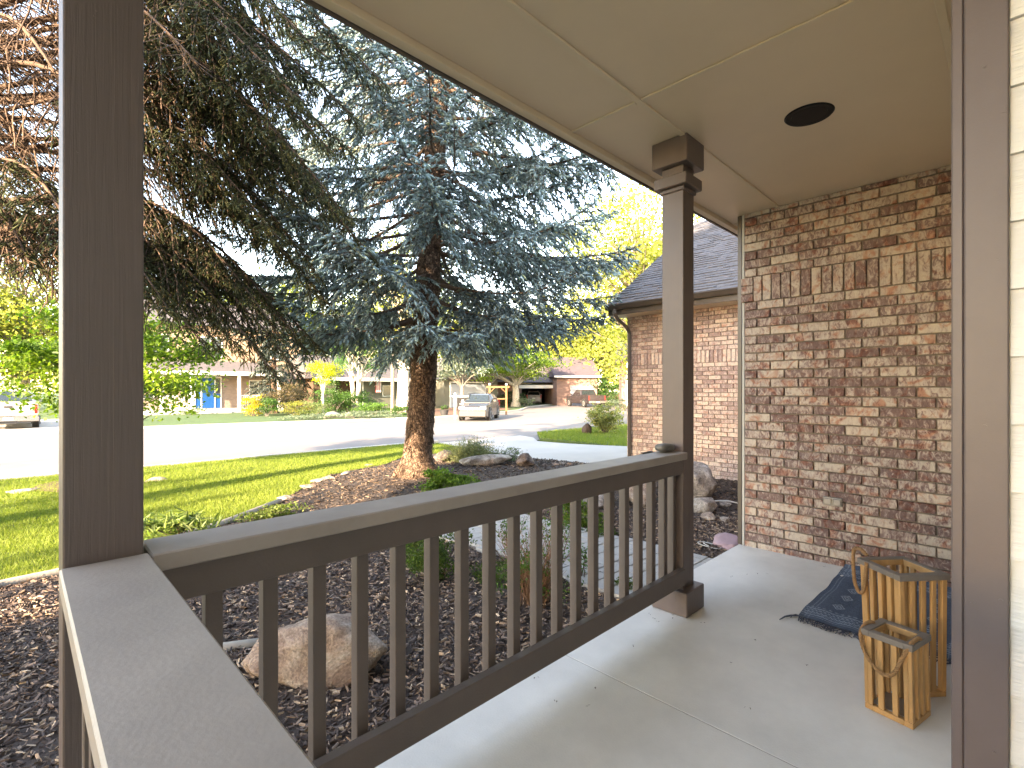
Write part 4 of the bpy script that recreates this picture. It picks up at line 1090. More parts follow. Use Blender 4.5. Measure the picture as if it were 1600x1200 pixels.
# local x = +U, y = +V before rotation
lantern('small slatted wooden lantern with rope handle in front of the taller one', (2.712, 0.366), (2.706, 0.372), .176, .176, .350, R(-13), 4,
        [(.1, 1.02, .335), (.05, 1.0, .352), (-.3, 1.12, .352), (-1.0, 1.10, .33), (-1.25, .9, .27), (-1.3, .45, .215), (-1.3, .0, .195), (-1.28, -.4, .22), (-1.15, -.7, .29), (-.9, -.92, .345), (-.3, -.98, .36), (.05, -.98, .35)])
lantern('tall slatted wooden lantern with rope handle by the corner board', (2.985, 0.378), (2.975, 0.386), .215, .232, .565, R(-40), 5,
        [(-1.0, .6, .592), (-1.05, .85, .612), (-1.12, 1.15, .60), (-1.15, 1.2, .52), (-1.15, 1.15, .44), (-1.14, .95, .40), (-1.14, .70, .42), (-1.13, .55, .50), (-1.1, .5, .56)], fr_w=.03)

# tiny dry leaves and needles on the floor
lf = MB()
spots = [(1141, 901), (1200, 897), (1166, 898), (1182, 896), (1023, 967), (1028, 971), (1099, 974), (1142, 1036), (932, 1075), (867, 1096), (918, 1103), (840, 1060), (1168, 1106), (1290, 886), (1050, 965), (1053, 962), (1400, 1118), (1085, 950), (1015, 960), (990, 1010), (1180, 1000), (1260, 1040)]
for (px, py) in spots:
    t = (px - 800) / 780; d = 780 * 1.4 / (py - 608); u, v = W(t * d, d)
    for _ in range(2):
        a = random.uniform(0, 3.14); l = random.uniform(.004, .010); w = l * .3; uu_, vv_ = u + random.uniform(-.012, .012), v + random.uniform(-.012, .012)
        c, s = math.cos(a), math.sin(a)
        lf.add([(uu_ - c * l, vv_ - s * l, .002), (uu_ - s * w, vv_ + c * w, .006), (uu_ + c * l, vv_ + s * l, .003), (uu_ + s * w, vv_ - c * w, .002)], [(0, 1, 2, 3)])
tag(lf.build('dry_leaf_bits', M['fence']), 'tiny dry leaf bits scattered on the porch floor', 'leaf litter', kind='stuff')

# ================================================================== ROCKS AND PLANTS NEAR THE PORCH
def grock(name, label, px, py, sx, sy, sz, mat, rz=0, seed=1, sink=.3, **kw):
    u, v = gp(px, py); return rock(name, label, u, v, T(u, v) + sz * (1 - sink) - .02, sx, sy, sz, M[mat], rz, seed, **kw)
grock('boulder', 'large pinkish granite boulder behind the railing', 503, 1052, .40, .23, .21, 'stone_pink', R(-38), 3, .35)
grock('boulder', 'big pale lichen boulder between far post and garage wall', 1075, 775, .52, .40, .36, 'stone_pale', .4, 5, .3)
grock('boulder', 'smaller pale boulder in front of the lichen boulder', 1098, 800, .22, .18, .14, 'stone_pale', 1.1, 8, .3)
grock('boulder', 'flat pale boulder seen between the far balusters', 925, 792, .50, .28, .19, 'stone_pale', .2, 11, .3)
grock('boulder', 'peach coloured boulder behind the last balusters', 1000, 787, .32, .26, .2, 'stone_pink', .8, 13, .3)
grock('rock', 'small tan rock at the foot of the lichen boulder', 1108, 812, .14, .1, .07, 'stone_pink', .8, 14)
grock('cobble', 'grey round cobble beside the house corner', 1133, 790, .10, .08, .05, 'stone_pale', .3, 15)
grock('cobble', 'lone grey cobble lying in the mulch before the house corner', 1133, 816, .08, .07, .05, 'stone_pale', .9, 16)
grock('rock', 'reddish dark rock left of the lavender shrub', 692, 722, .30, .22, .18, 'stone_dark', .3, 21)
grock('rock', 'long grey rock below the lavender shrub', 760, 726, .62, .3, .17, 'stone_pale', -.2, 22, .35)
grock('rock', 'dark lava rock at the edge of the driveway', 822, 728, .30, .24, .18, 'stone_dark', .5, 23, .3)
for k, (px, py) in enumerate(((868, 727), (878, 726), (890, 727), (850, 729))):
    grock('cobble', ['small tan cobble leftmost of the cluster by the driveway', 'small grey cobble second in the cluster by the driveway', 'small pinkish cobble right end of the driveway cluster', 'dark cobble beside the lava rock'][k], px, py, .09, .07, .05, ['stone_pink', 'stone_pale', 'stone_pink', 'stone_dark'][k], k, 30 + k)
for k, (px, py) in enumerate(((480, 762), (497, 753), (512, 748), (445, 781), (575, 729), (540, 741))):
    grock('edging_stone', ['flat tan stone on bed edge left of spruce, second from the curb end', 'flat stone in middle of the row edging the spruce bed', 'flat stone nearest trunk in the long part of the row', 'lowest flat stone where the curb meets the row', 'flat stone close beside the spruce trunk', 'flat stone between row and trunk'][k], px, py, .16, .10, .05, 'stone_pale' if k % 2 else 'stone_pink', -.5 + .2 * k, 40 + k, group='flat stones edging the spruce bed')
grock('rock', 'white flat rock on the lawn left of the corner post', 38, 769, .26, .16, .06, 'stone_pale', 0, 51)
grock('rock', 'white rock on the lawn right of the corner post', 243, 752, .22, .14, .06, 'stone_pale', 0, 52)
sheet('small_mulch_patch', [gp(45, 768), gp(90, 772), gp(160, 765), gp(230, 757), (gp(200, 750)), gp(85, 754), gp(60, 760)], .03, M['redground'], .4, label='small bark patch in the lawn beside the corner post')
# purple stone and cable by the slab corner
u, v = gp(1135, 851); o = rock('flat_stone', 'flat pinkish purple stone beside the porch corner', u, v, T(u, v) + .035, .26, .14, .05, M['purple'], .35, 61, sharp=.75); 
cb = MB(); pts = []
u, v = gp(1108, 858)
for i in range(40):
    t = i / 39 * 9.5; r = .07 + .02 * math.sin(t * 1.3); pts.append((u + r * math.cos(t) + .04 * i / 39, v + r * 1.3 * math.sin(t), T(u, v) + .03 + .012 * math.sin(t * .9)))
cb.tube(pts, .005, 6); tag(cb.build('cable_loop', M['cable'], smooth=True), 'thin pale cable loop lying by the purple stone', 'cable')
u, v = gp(1120, 790); m = MB(); m.tube([(u - .2, v + .15, T(u, v) + .02), (u - .05, v + .05, T(u, v) + .06), (u + .12, v - .1, T(u, v) + .06), (u + .2, v - .3, T(u, v) + .02)], .012, 6)
tag(m.build('hose_end', M['cable'], smooth=True), 'curved pale hose piece beside the boulders', 'hose')
# cones
def cone(px, py, lab):
    u, v = gp(px, py); root = empty('pine_cone', lab, 'cone', (u, v, T(u, v))); m = MB()
    for i in range(60):
        t = i / 60; a = i * 2.4; r = .022 * math.sin(math.pi * (0.12 + .85 * t)); c = Vector((u - .05 + .1 * t, v + .02 * t, T(u, v) + .03))
        n = Vector((0, math.cos(a), math.sin(a))); p = c + n * r; s = Vector((0, -math.sin(a), math.cos(a))) * .009
        m.add([c - s * .3, p - s + Vector((.006, 0, 0)), p + n * .008 + Vector((.012, 0, 0)), p + s + Vector((.006, 0, 0))], [(0, 1, 2, 3)])
    m.build('scales', M['fringe'] if False else M['stone_pink'], root)
cone(594, 940, 'reddish cone on the mulch above the pink boulder'); cone(74, 997, 'reddish cone on the mulch at far left edge'); cone(40, 953, 'pale reddish cone near the lawn edging at far left')

# shrubs
def gs(px, py): u, v = gp(px, py); return u, v, T(u, v)
G1 = ((0.035, 0.075, 0.015), (0.10, 0.16, 0.03))
u, v, z = gs(682, 905); shrub('shrub', 'small leafy green shrub behind the middle balusters', u, v, z, .26, .26, .42, .026, 3600, G1)
u, v, z = gs(650, 880); shrub('shrub', 'low green shrub left of the middle balusters', u, v, z, .18, .18, .25, .022, 1500, G1)
u, v, z = gs(770, 905)
shrub('ground_plant', 'low dull green plant in mulch beside the grass clump', u, v, z, .22, .22, .12, .022, 900, G1, cat='plant')
# grass clump with arching brown stalks
u, v, z = gs(835, 945); root = empty('grass_clump', 'brown and green stalk clump by the paver path', 'plant', (u, v, z)); m = MB()
for i in range(260):
    a = random.uniform(0, 6.283); l = random.uniform(.25, .6); r = random.uniform(.1, .55)
    b = Vector((u + random.gauss(0, .04), v + random.gauss(0, .04), z)); d = Vector((math.cos(a) * r, math.sin(a) * r, 1)).normalized()
    m.tube([b, b + d * l * .5, b + d * l + Vector((math.cos(a), math.sin(a), -.3)) * l * .12], [.003, .0022, .001], 3, cap=False)
m.build('stalks', simple('reddish_stalks', (.20, .105, .06), .9, .3, 9), root)['kind'] = 'stuff'
n = 1500; P, cen, idx = crown_pts((u, v, z + .3), .30, .30, .30, 30, n)
V, F, C = leaves(P, rng.normal(size=(n, 3)), .022 * rng.uniform(.6, 1.3, n), np.array([(.05, .10, .02)]) * rng.uniform(.6, 1.7, (n, 1)), .6)
np_mesh('foliage', V, F, M['leaf'], root, C)['kind'] = 'stuff'
# sprig plant with loose upright twigs
def sprigs(px, py, h, r, label, nst=16, leaf=.026):
    u, v, z = gs(px, py); root = empty('twiggy_plant', label, 'plant', (u, v, z)); m = MB(); LP = []
    for i in range(nst):
        a = random.uniform(0, 6.283); b = Vector((u + random.gauss(0, .03), v + random.gauss(0, .03), z)); e = b + Vector((math.cos(a) * r * random.random(), math.sin(a) * r * random.random(), h * random.uniform(.6, 1.05)))
        mid = b.lerp(e, .5) + Vector((random.gauss(0, .03), random.gauss(0, .03), .03)); m.tube([b, mid, e], [.004, .003, .0015], 4, cap=False)
        for k in range(26):
            t = random.uniform(.3, 1); p = (b.lerp(mid, t * 2) if t < .5 else mid.lerp(e, t * 2 - 1)); LP.append((p.x + random.gauss(0, .02), p.y + random.gauss(0, .02), p.z + random.gauss(0, .012)))
    m.build('stems', M['twig'], root); LP = np.array(LP); n = len(LP)
    V, F, C = leaves(LP, rng.normal(size=(n, 3)) + np.array([0, 0, 1]), leaf * rng.uniform(.6, 1.3, n), np.array([(.055, .12, .03)]) * rng.uniform(.6, 1.7, (n, 1)), .6)
    np_mesh('leaves', V, F, M['leaf'], root, C)['kind'] = 'stuff'
sprigs(800, 885, .48, .30, 'loose leafy sprigs rising before the paver path')
sprigs(868, 880, .55, .30, 'tall leafy sprigs overlapping the paver path')
sprigs(905, 905, .30, .2, 'short leafy sprigs at the near edge of the pavers', 10)
u, v, z = gs(900, 822); shrub('shrub', 'yellowish green plant at the top of the paver path', u, v, z, .3, .3, .32, .035, 2200, ((.05, .11, .015), (.16, .22, .03)))
u, v, z = gs(940, 838); shrub('shrub', 'low green plant right of the path top', u, v, z, .16, .16, .14, .03, 700, G1)
u, v, z = gs(975, 925); shrub('shrub', 'tiny green tuft beside the near paver edge', u, v, z, .10, .10, .10, .02, 500, G1)
# rising plants just behind the cap near the spruce
u, v, z = gs(690, 775); shrub('fern_plant', 'bright green leafy plant behind the rail before the spruce', u, v, z, .42, .3, .42, .05, 2600, ((.06, .13, .02), (.13, .22, .04)), cat='plant')
u, v, z = gs(725, 768); shrub('fern_plant', 'smaller green plant right of the one before the spruce', u, v, z, .3, .25, .26, .045, 1200, ((.06, .13, .02), (.13, .22, .04)), cat='plant')
u, v, z = gs(430, 812); shrub('weed_tuft', 'low weedy green tufts on the mulch by the curb', u, v, z, .45, .25, .16, .04, 1100, ((.09, .14, .03), (.18, .22, .06)), cat='plant')
u, v, z = gs(282, 850); shrub('iris_clump', 'sunlit pale leafed clump at the lawn edge by the railing', u, v, z, .42, .30, .42, .14, 420, ((.12, .20, .05), (.26, .32, .13)), cat='plant', asp=.18)
# lavender-like shrub
u, v, z = gs(738, 722); root = empty('lavender_shrub', 'rounded grey green lavender shrub on the rocks right of the spruce', 'shrub', (u, v, z))
n = 1500; a = rng.uniform(0, 6.283, n); e = rng.uniform(.25, 1.5, n); D = np.stack([np.cos(a) * np.cos(e), np.sin(a) * np.cos(e), np.sin(e)], 1)
L_ = rng.uniform(.35, .62, n); P = np.array([u, v, z]) + rng.normal(size=(n, 3)) * [.16, .16, .02]; 
V, F, C = shoots(P, D * [1.25, 1.25, .8], L_, .045, 20, .011, np.array([(.13, .17, .10)]) * rng.uniform(.6, 1.5, (n, 1)) + np.array([[.06, .03, -.02]]) * rng.random((n, 1)))
np_mesh('sprigs', V, F, M['needle'], root, C)['kind'] = 'stuff'
u, v, z = gs(835, 722); shrub('shrub', 'small grey green shrub right of the lavender', *gs(795, 722), .35, .3, .35, .05, 900, ((.07, .11, .07), (.13, .17, .11)), asp=.25)

# ================================================================== SPRUCES
tb = gp(652, 742); tz = T(*tb)
BT = Vector((tb[0], tb[1], tz)); print('spruce base', BT)
H = 15.0
def dirw(x, d): return Vector((FX * d + FY * x, FY * d - FX * x, 0))
lean = dirw(0.055, 0.0); brs = []
z = 2.95
while z < 13.6:
    nb = 6 if z < 9 else 5; off = random.uniform(0, 6.283)
    for k in range(nb):
        a = off + k * 6.283 / nb + random.uniform(-.3, .3)
        Lh = 4.3 * (1 - max(0, (z - 5.6)) / 9.8) ** 0.85 * random.uniform(.78, 1.08) * (0.72 if z < 3.6 else 0.88 if z < 4.4 else 1)
        dz = (-0.10 * Lh if z < 6 else 0.0) + random.uniform(-.25, .25) - .1
        if z < 3.6: dz -= .28 * random.random()
        if z > 9: dz = .1 * Lh
        s = BT + Vector((lean.x * z, lean.y * z, z))
        zj = random.uniform(-.18, .18); brs.append((z + zj, (s + Vector((math.cos(a) * Lh, math.sin(a) * Lh, dz + zj + random.uniform(-.3, .3))))[:], 0.013 + 0.0065 * Lh))
    z += random.uniform(.36, .46)
# low dark limbs towards the right and left, as seen against the light
for (x, d, zz, z0) in ((1.9, .3, 2.2, 2.85), (2.6, -.8, 2.5, 3.1), (-2.2, -.3, 2.5, 3.0), (-2.7, .8, 2.9, 3.3), (3.6, -.5, 3.1, 3.6), (4.0, .4, 3.9, 4.2), (3.7, .3, 4.8, 4.6), (1.2, -2.2, 2.2, 2.9)):
    p = BT + dirw(x, d); brs.append((z0, (p.x, p.y, BT.z + zz + .15), .035))
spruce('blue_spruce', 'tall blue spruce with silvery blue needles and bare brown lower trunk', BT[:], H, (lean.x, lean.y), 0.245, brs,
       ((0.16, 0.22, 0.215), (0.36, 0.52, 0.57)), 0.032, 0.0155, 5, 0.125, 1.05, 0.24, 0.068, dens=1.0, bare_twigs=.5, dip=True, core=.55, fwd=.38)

# dark spruce whose trunk stands out of the frame on the left
bx = dirw(-7.3, 5.6); DB = Vector((bx.x, bx.y, T(bx.x, bx.y)))
brs = []
def tipat(px, py, d):
    x = (px - 800) / 780 * d; p = dirw(x, d); return (p.x, p.y, CAM_H - (py - 608) / 780 * d)
for (px, py, d, z0, r) in ((575, 385, 5.6, 4.9, .05), (560, 190, 5.4, 5.6, .05), (600, 110, 6.0, 5.9, .045), (475, 545, 6.3, 3.9, .05), (415, 500, 7.2, 3.6, .045),
                           (345, 545, 5.6, 3.3, .045), (260, 480, 5.0, 3.4, .045), (520, 300, 5.0, 5.2, .05), (430, 120, 4.3, 5.6, .045), (300, 90, 4.2, 5.2, .05),
                           (490, 60, 5.0, 6.3, .05), (400, -20, 4.6, 6.4, .05), (560, -40, 5.6, 6.9, .05), (150, 420, 4.6, 3.8, .05), (60, 430, 4.8, 3.6, .05),
                           (200, 250, 4.2, 4.6, .05), (100, 120, 4.4, 5.0, .06), (-60, 300, 4.4, 4.3, .05), (460, 420, 6.4, 4.6, .04), (520, 480, 7.0, 4.3, .045),
                           (330, 440, 6.6, 4.2, .04), (600, 20, 6.4, 6.8, .05), (240, 330, 6.0, 4.6, .045), (30, 230, 5.6, 4.9, .05), (560, 255, 6.6, 5.6, .045), (350, 250, 6.2, 5.2, .04), (590, 450, 7.4, 4.5, .04), (470, 595, 6.0, 3.6, .04), (420, 585, 5.5, 3.5, .04), (380, 560, 6.6, 3.4, .04), (300, 545, 5.2, 3.3, .04), (505, 560, 6.9, 3.7, .04), (440, 520, 5.8, 3.8, .04),
                           (480, 150, 4.8, 5.7, .04), (525, 235, 5.0, 5.3, .04), (450, 300, 5.4, 4.9, .04), (545, 335, 5.8, 4.9, .04), (500, 430, 6.0, 4.4, .04), (430, 215, 4.6, 5.2, .04), (465, 95, 5.4, 6.0, .04), (415, 350, 5.0, 4.5, .03)):
    brs.append((z0 - DB.z + .1, tipat(px, py - (15 if py > 400 else 10), d), r, 1.4 if (px < 345 and py < 400) else .62 if px < 345 else .60))
z = 3.6
while z < 15:
    for k in range(5):
        a = random.uniform(0, 6.283)
        v_ = Vector((math.cos(a), math.sin(a), 0))
        if z < 7.5 and v_.dot(dirw(1, -.3)) > 0.3: continue
        Lh = 4.6 * (1 - max(0, z - 4) / 13) * random.uniform(.8, 1.1); s = DB + Vector((0, 0, z))
        brs.append((z, (s + v_ * Lh + Vector((0, 0, -.14 * Lh)))[:], .03 + .01 * Lh))
    z += .75
spruce('green_spruce', 'dark green drooping spruce reaching in from the left with bare brown inner branches', DB[:], 16.5, (0, 0), 0.30, brs,
       ((0.030, 0.034, 0.014), (0.085, 0.095, 0.042)), 0.026, 0.011, 6, 0.120, 1.2, 0.50, 0.034, dens=1.0, bare_twigs=1.0, matf='needle', core=.3)

# sapling with bright leaves behind the corner post
u, v = at(185, 10.2); z = T(u, v)
broadleaf('ash_sapling', 'bright green leafy young tree half hidden by the corner post', u, v, z, 3.4, (1.85, 1.7, 1.1, 2.45), .095, 15000, ((.06, .14, .02), (.20, .30, .04)), trunk_r=.06, nblobs=60)

# ================================================================== ACROSS THE STREET
def win(root, x0, x1, z0, z1, y, frame='white', mull=0, fw=.07):
    """a window on a wall facing local -y at y"""
    m = MB(); m.box(x0 - fw, x1 + fw, y - .05, y - .005, z1, z1 + fw); m.box(x0 - fw, x1 + fw, y - .06, y - .005, z0 - fw, z0)
    m.box(x0 - fw, x0, y - .05, y - .005, z0, z1); m.box(x1, x1 + fw, y - .05, y - .005, z0, z1)
    for k in range(mull):
        xm = x0 + (x1 - x0) * (k + 1) / (mull + 1); m.box(xm - .025, xm + .025, y - .045, y - .012, z0, z1)
    f = m.build('window', M[frame], root, local=True)
    g = MB(); g.box(x0, x1, y - .011, y - .006, z0, z1); g.build('pane', M['glass'], f, local=True)
    return f
def P_(root, name, mat, *boxes):
    m = MB()
    for b in boxes: m.box(*b)
    return m.build(name, M[mat], root, local=True)
def gable(root, name, mat, x0, x1, y0, y1, z, h, axis='x', over=.4):
    m = MB()
    if axis == 'x': m.prism([(y0 - over, z), (y1 + over, z), ((y0 + y1) / 2, z + h)], 'x', x0 - over, x1 + over)
    else: m.prism([(x0 - over, z), (x1 + over, z), ((x0 + x1) / 2, z + h)], 'y', y0 - over, y1 + over)
    return m.build(name, M[mat], root, local=True)

# house with the blue door: facade along +X, facing -Y
hu, hv = at(325, 39)
h1 = empty('blue_door_house', 'peach two storey house with bright blue front door behind the street', 'house', (hu, hv, -0.42)); h1.scale = (.84, 1, 1.13)
P_(h1, 'ground_floor_wall', 'farbrick', (-6, 9, 0, 8, -.1, 2.75)); P_(h1, 'upper_wall', 'peach', (-5.8, 8.8, .6, 7.8, 2.75, 6.0))
gable(h1, 'roof', 'farroof', -5.8, 8.8, .6, 7.8, 6.0, 2.2)
m = MB(); m.add([(-5, -1.9, 2.72), (6.0, -1.9, 2.72), (6.0, .6, 3.6), (-5, .6, 3.6), (-5, -1.9, 2.6), (6.0, -1.9, 2.6), (6.0, .6, 2.6), (-5, .6, 2.6)], [(0, 1, 2, 3), (4, 7, 6, 5), (1, 5, 6, 2), (0, 3, 7, 4)]); m.build('porch_roof', M['farroof'], h1, local=True)
P_(h1, 'porch_fascia', 'white', (-5.05, 6.05, -1.98, -1.905, 2.55, 2.80))
P_(h1, 'porch_slab', 'kerb', (-5, 6, -1.9, -.01, 0, .28)); P_(h1, 'step', 'kerb', (-1.2, 1.2, -2.4, -1.92, 0, .14))
d_ = P_(h1, 'front_door', 'bluedoor', (-.5, .5, -.06, -.01, .3, 2.38)); P_(d_, 'handle', 'chrome', (.38, .43, -.1, -.062, 1.15, 1.35))
P_(h1, 'side_panel', 'bluedoor', (-1.02, -.6, -.05, -.01, .3, 2.38)); P_(h1, 'side_panel', 'bluedoor', (.6, 1.02, -.05, -.01, .3, 1.3))
sl = P_(h1, 'sidelight', 'glass', (.66, .96, -.045, -.01, 1.36, 2.3))
P_(h1, 'door_frame', 'white', (-.59, -.51, -.08, -.01, .28, 2.4), (.51, .59, -.08, -.01, .28, 2.4), (1.03, 1.1, -.08, -.01, .28, 2.4), (-1.1, -1.03, -.08, -.01, .28, 2.4), (-1.1, 1.1, -.085, -.01, 2.4, 2.5))
for x in (-3.9, -1.75, 2.05, 5.6): P_(h1, 'porch_column', 'white', (x - .11, x + .11, -1.85, -1.63, .28, 2.6))
for x0, x1 in ((-3.78, -1.87), (2.17, 5.48)):
    rr = P_(h1, 'porch_rail', 'white', (x0, x1, -1.78, -1.70, 1.12, 1.2), (x0, x1, -1.77, -1.71, .38, .44))
    n = int((x1 - x0) / .16)
    m = MB()
    for k in range(n): x = x0 + (k + .5) * (x1 - x0) / n; m.box(x - .02, x + .02, -1.76, -1.72, .44, 1.12)
    m.build('balusters', M['white'], rr, local=True)['kind'] = 'stuff'
win(h1, 3.6, 5.2, 1.0, 2.2, 0, mull=1); win(h1, -5.2, -4.2, 1.0, 2.2, 0); win(h1, -.5, 1.3, 3.9, 5.2, .6, mull=1); win(h1, 5.0, 6.6, 3.9, 5.2, .6, mull=1); win(h1, -4.4, -3.0, 3.9, 5.2, .6, mull=1)

# grey green house with white garage door
hu, hv = at(597, 46)
h2 = empty('grey_green_house', 'low grey green house with flag, window and white garage door', 'house', (hu, hv, -0.42))
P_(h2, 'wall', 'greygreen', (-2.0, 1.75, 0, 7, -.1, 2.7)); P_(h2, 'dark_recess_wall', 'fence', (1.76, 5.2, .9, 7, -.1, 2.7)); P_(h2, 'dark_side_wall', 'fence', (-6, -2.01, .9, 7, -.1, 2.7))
gable(h2, 'roof', 'farroof', -6.4, 5.2, -.9, 7, 2.72, 2.1); P_(h2, 'roof_fascia', 'white', (-6.8, 5.6, -1.38, -1.31, 2.52, 2.80))
P_(h2, 'corner_trim', 'white', (-2.0, -1.86, -.03, -.002, 0, 2.7), (1.62, 1.75, -.03, -.002, 0, 2.7))
win(h2, .1, .9, 1.2, 2.1, 0); win(h2, -5.3, -4.1, .9, 2.2, .9)
P_(h2, 'garage_wall', 'greygreen', (5.21, 12.2, -2.5, 6, -.1, 2.75)); gable(h2, 'garage_roof', 'farroof', 5.21, 12.2, -2.5, 6, 2.76, 2.4, 'y')
gd = P_(h2, 'garage_door', 'whitedoor', (6.0, 11.0, -2.56, -2.51, 0, 2.3))
for k in range(1, 4): P_(gd, 'panel_groove', 'kerb', (6.0, 11.0, -2.575, -2.565, k * .57 - .015, k * .57 + .015))
P_(h2, 'door_frame', 'white', (5.85, 5.99, -2.58, -2.51, 0, 2.42), (11.01, 11.15, -2.58, -2.51, 0, 2.42), (5.85, 11.15, -2.585, -2.51, 2.43, 2.55))
fu, fv = at(586, 45.3)
fg = empty('house_flag', 'red and white striped flag hanging beside the grey green house window', 'flag', (fu, fv, 1.9))
m = MB(); m.tube([(-.1, .5, -.45), (.35, -.55, .25)], .02, 5); m.build('pole', M['white'], fg, local=True)
for k in range(6):
    m = MB(); x0 = -.22 + k * .09; m.add([(x0, -.5, .12), (x0 + .09, -.52, .16), (x0 + .11, -.46, -.75), (x0 + .01, -.44, -.8)], [(0, 1, 2, 3)]); m.build('stripe', M['flagred' if k % 2 == 0 else 'flagwhite'], fg, local=True)

# open garage house, facing the camera at the end of the street
yaw = math.atan2(-FX, FY)
def cf(px, d, name, label, cat, rz=0, z=-.5):
    u, v = at(px, d); return empty(name, label, cat, (u, v, z), yaw + rz)
h3 = cf(842, 60, 'open_garage_house', 'brick house with open dark garage holding a silver car', 'house', z=-.55)
s = 60 / 780
P_(h3, 'wall', 'redbrick', (-7.5, -2.35, 0, 8, 0, 2.7)); P_(h3, 'garage_wall', 'redbrick', (-2.35, -2.1, -.3, 8, 0, 2.75), (2.15, 2.4, -.3, 8, 0, 2.75), (-2.35, 2.4, 7.8, 8, 0, 2.75))
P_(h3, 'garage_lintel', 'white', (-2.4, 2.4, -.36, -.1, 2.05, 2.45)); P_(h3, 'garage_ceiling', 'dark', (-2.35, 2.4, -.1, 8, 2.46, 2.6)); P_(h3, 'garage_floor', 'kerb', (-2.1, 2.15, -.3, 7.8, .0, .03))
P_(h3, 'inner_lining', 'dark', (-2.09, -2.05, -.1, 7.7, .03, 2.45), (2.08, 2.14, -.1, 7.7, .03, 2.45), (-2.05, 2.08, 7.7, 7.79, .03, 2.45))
P_(h3, 'shelf', 'fence', (1.3, 2.05, 4, 4.6, .9, .95), (1.3, 2.05, 4, 4.6, 1.6, 1.65), (1.3, 1.35, 4, 4.6, 0, 2.1))
gable(h3, 'roof', 'farroof', -7.5, 2.4, -.3, 8, 2.76, 2.3); win(h3, -6.5, -5, .9, 2.0, 0)
hb = cf(903, 58, 'brick_garage', 'pink brick garage with white door and mauve roof behind the pickup', 'garage', R(8), z=-.55)
P_(hb, 'wall', 'redbrick', (-2.5, 2.3, 0, 7, 0, 3.35)); gable(hb, 'roof', 'purproof', -2.5, 2.3, 0, 7, 3.36, 2.5)
P_(hb, 'fascia', 'white', (-2.9, 2.7, -.46, -.4, 3.28, 3.5)); gd = P_(hb, 'garage_door', 'whitedoor', (-.9, 1.9, -.06, -.005, 0, 2.3))
for k in range(1, 4): P_(gd, 'panel_groove', 'kerb', (-.9, 1.9, -.075, -.062, k * .57 - .015, k * .57 + .015))
h4 = cf(1003, 48, 'pale_brick_house', 'pale pinkish brick house corner at the right beyond the lawn', 'house', R(-10), z=-.5)
P_(h4, 'wall', 'redbrick', (-1.9, 7, 0, 7, 0, 4.6)); gable(h4, 'roof', 'farroof', -1.9, 7, 0, 7, 4.61, 2.2); P_(h4, 'corner_trim', 'white', (-1.5, -.2, -.05, -.003, 0, 4.6)); win(h4, 1, 2.4, 1, 2.2, 0)
h5 = cf(755, 56, 'dark_porch_house', 'brown house with deep dark porch behind the parked car', 'house', z=-.5)
P_(h5, 'wall', 'fence', (-3.0, 3.4, 0, 7, 0, 2.7)); P_(h5, 'brick_wall', 'redbrick', (1.2, 3.38, -.12, -.003, 0, 2.4)); gable(h5, 'roof', 'farroof', -3.0, 3.4, -1.2, 7, 2.71, 2.0)
for x in (-2.6, -1.0, .6): P_(h5, 'porch_column', 'white', (x - .09, x + .09, -1.3, -1.12, 0, 2.7))
win(h5, -2.2, -1.2, .8, 2.0, 0)
# fence of pickets at right
fn = cf(958, 60, 'board_fence', 'brown vertical board fence between the garage and pale house', 'fence', z=-.5)
pm = MB().box(-.085, .085, -.012, .012, 0, 1.35).mesh('board', M['fence'])
for k in range(26):
    o = bpy.data.objects.new('board', pm); COL.objects.link(o); o.parent = fn; o.location = (-2.4 + k * .19, 0, random.uniform(-.01, .01))
# cedar arbour
ar = cf(778, 36, 'cedar_arbour', 'small cedar arbour with hanging bell right of the grey car', 'arbour', R(15), z=-.46)
for x in (-.62, .62): P_(ar, 'post', 'cedar', (x - .06, x + .06, -.06, .06, 0, 2.15))
P_(ar, 'beam', 'cedar', (-.85, .85, -.03, .03, 1.95, 2.08)); P_(ar, 'beam', 'cedar', (-.6, .6, -.05, .05, 1.12, 1.2))
for s_ in (-1, 1):
    m = MB(); m.tube([(s_ * .6, 0, 1.6), (s_ * .25, 0, 1.93)], .03, 4); m.build('brace', M['cedar'], ar, local=True)
P_(ar, 'finial', 'white', (-.68, -.56, -.06, .06, 2.16, 2.26)); P_(ar, 'finial', 'white', (.56, .68, -.06, .06, 2.16, 2.26))
m = MB(); m.cyl((0, 0, 1.62), .05, .14, 'z', 10, .02); m.build('hanging_bell', M['black'], ar, local=True)
# realty sign
sg = cf(711, 31, 'yard_sign', 'white post yard sign with dark hanging board left of the grey car', 'sign', z=-.46)
P_(sg, 'post', 'white', (-.05, .05, -.05, .05, 0, 1.62)); P_(sg, 'arm', 'white', (.052, .85, -.035, .035, 1.38, 1.46)); P_(sg, 'arm_stub', 'white', (-.2, -.052, -.035, .035, 1.38, 1.46))
sb_ = P_(sg, 'board', 'black', (.14, .82, -.015, .015, .72, 1.32))
for q in ((.38, .55, 1.05, 1.1), (.30, .66, .92, .97), (.42, .54, 1.13, 1.2), (.34, .6, .80, .83)): P_(sb_, 'print', 'white', (q[0], q[1], -.019, -.016, q[2], q[3]))
# pot
pt = cf(694, 34, 'flower_pot', 'dark planter pot with green plant by the white garage door', 'planter', z=-.44)
m = MB(); m.cyl((0, 0, .22), .22, .44, 'z', 16, .32); m.build('pot', M['blackplastic'], pt, local=True)
u, v = at(694, 34); P, cen, idx = crown_pts((u, v, .15), .3, .3, .18, 8, 200)
V, F, C = leaves(P, rng.normal(size=(200, 3)), .12, np.array([(.05, .1, .03)]) * rng.uniform(.6, 1.5, (200, 1)), .5); np_mesh('plant', V, F, M['leaf'], pt, C)['kind'] = 'stuff'
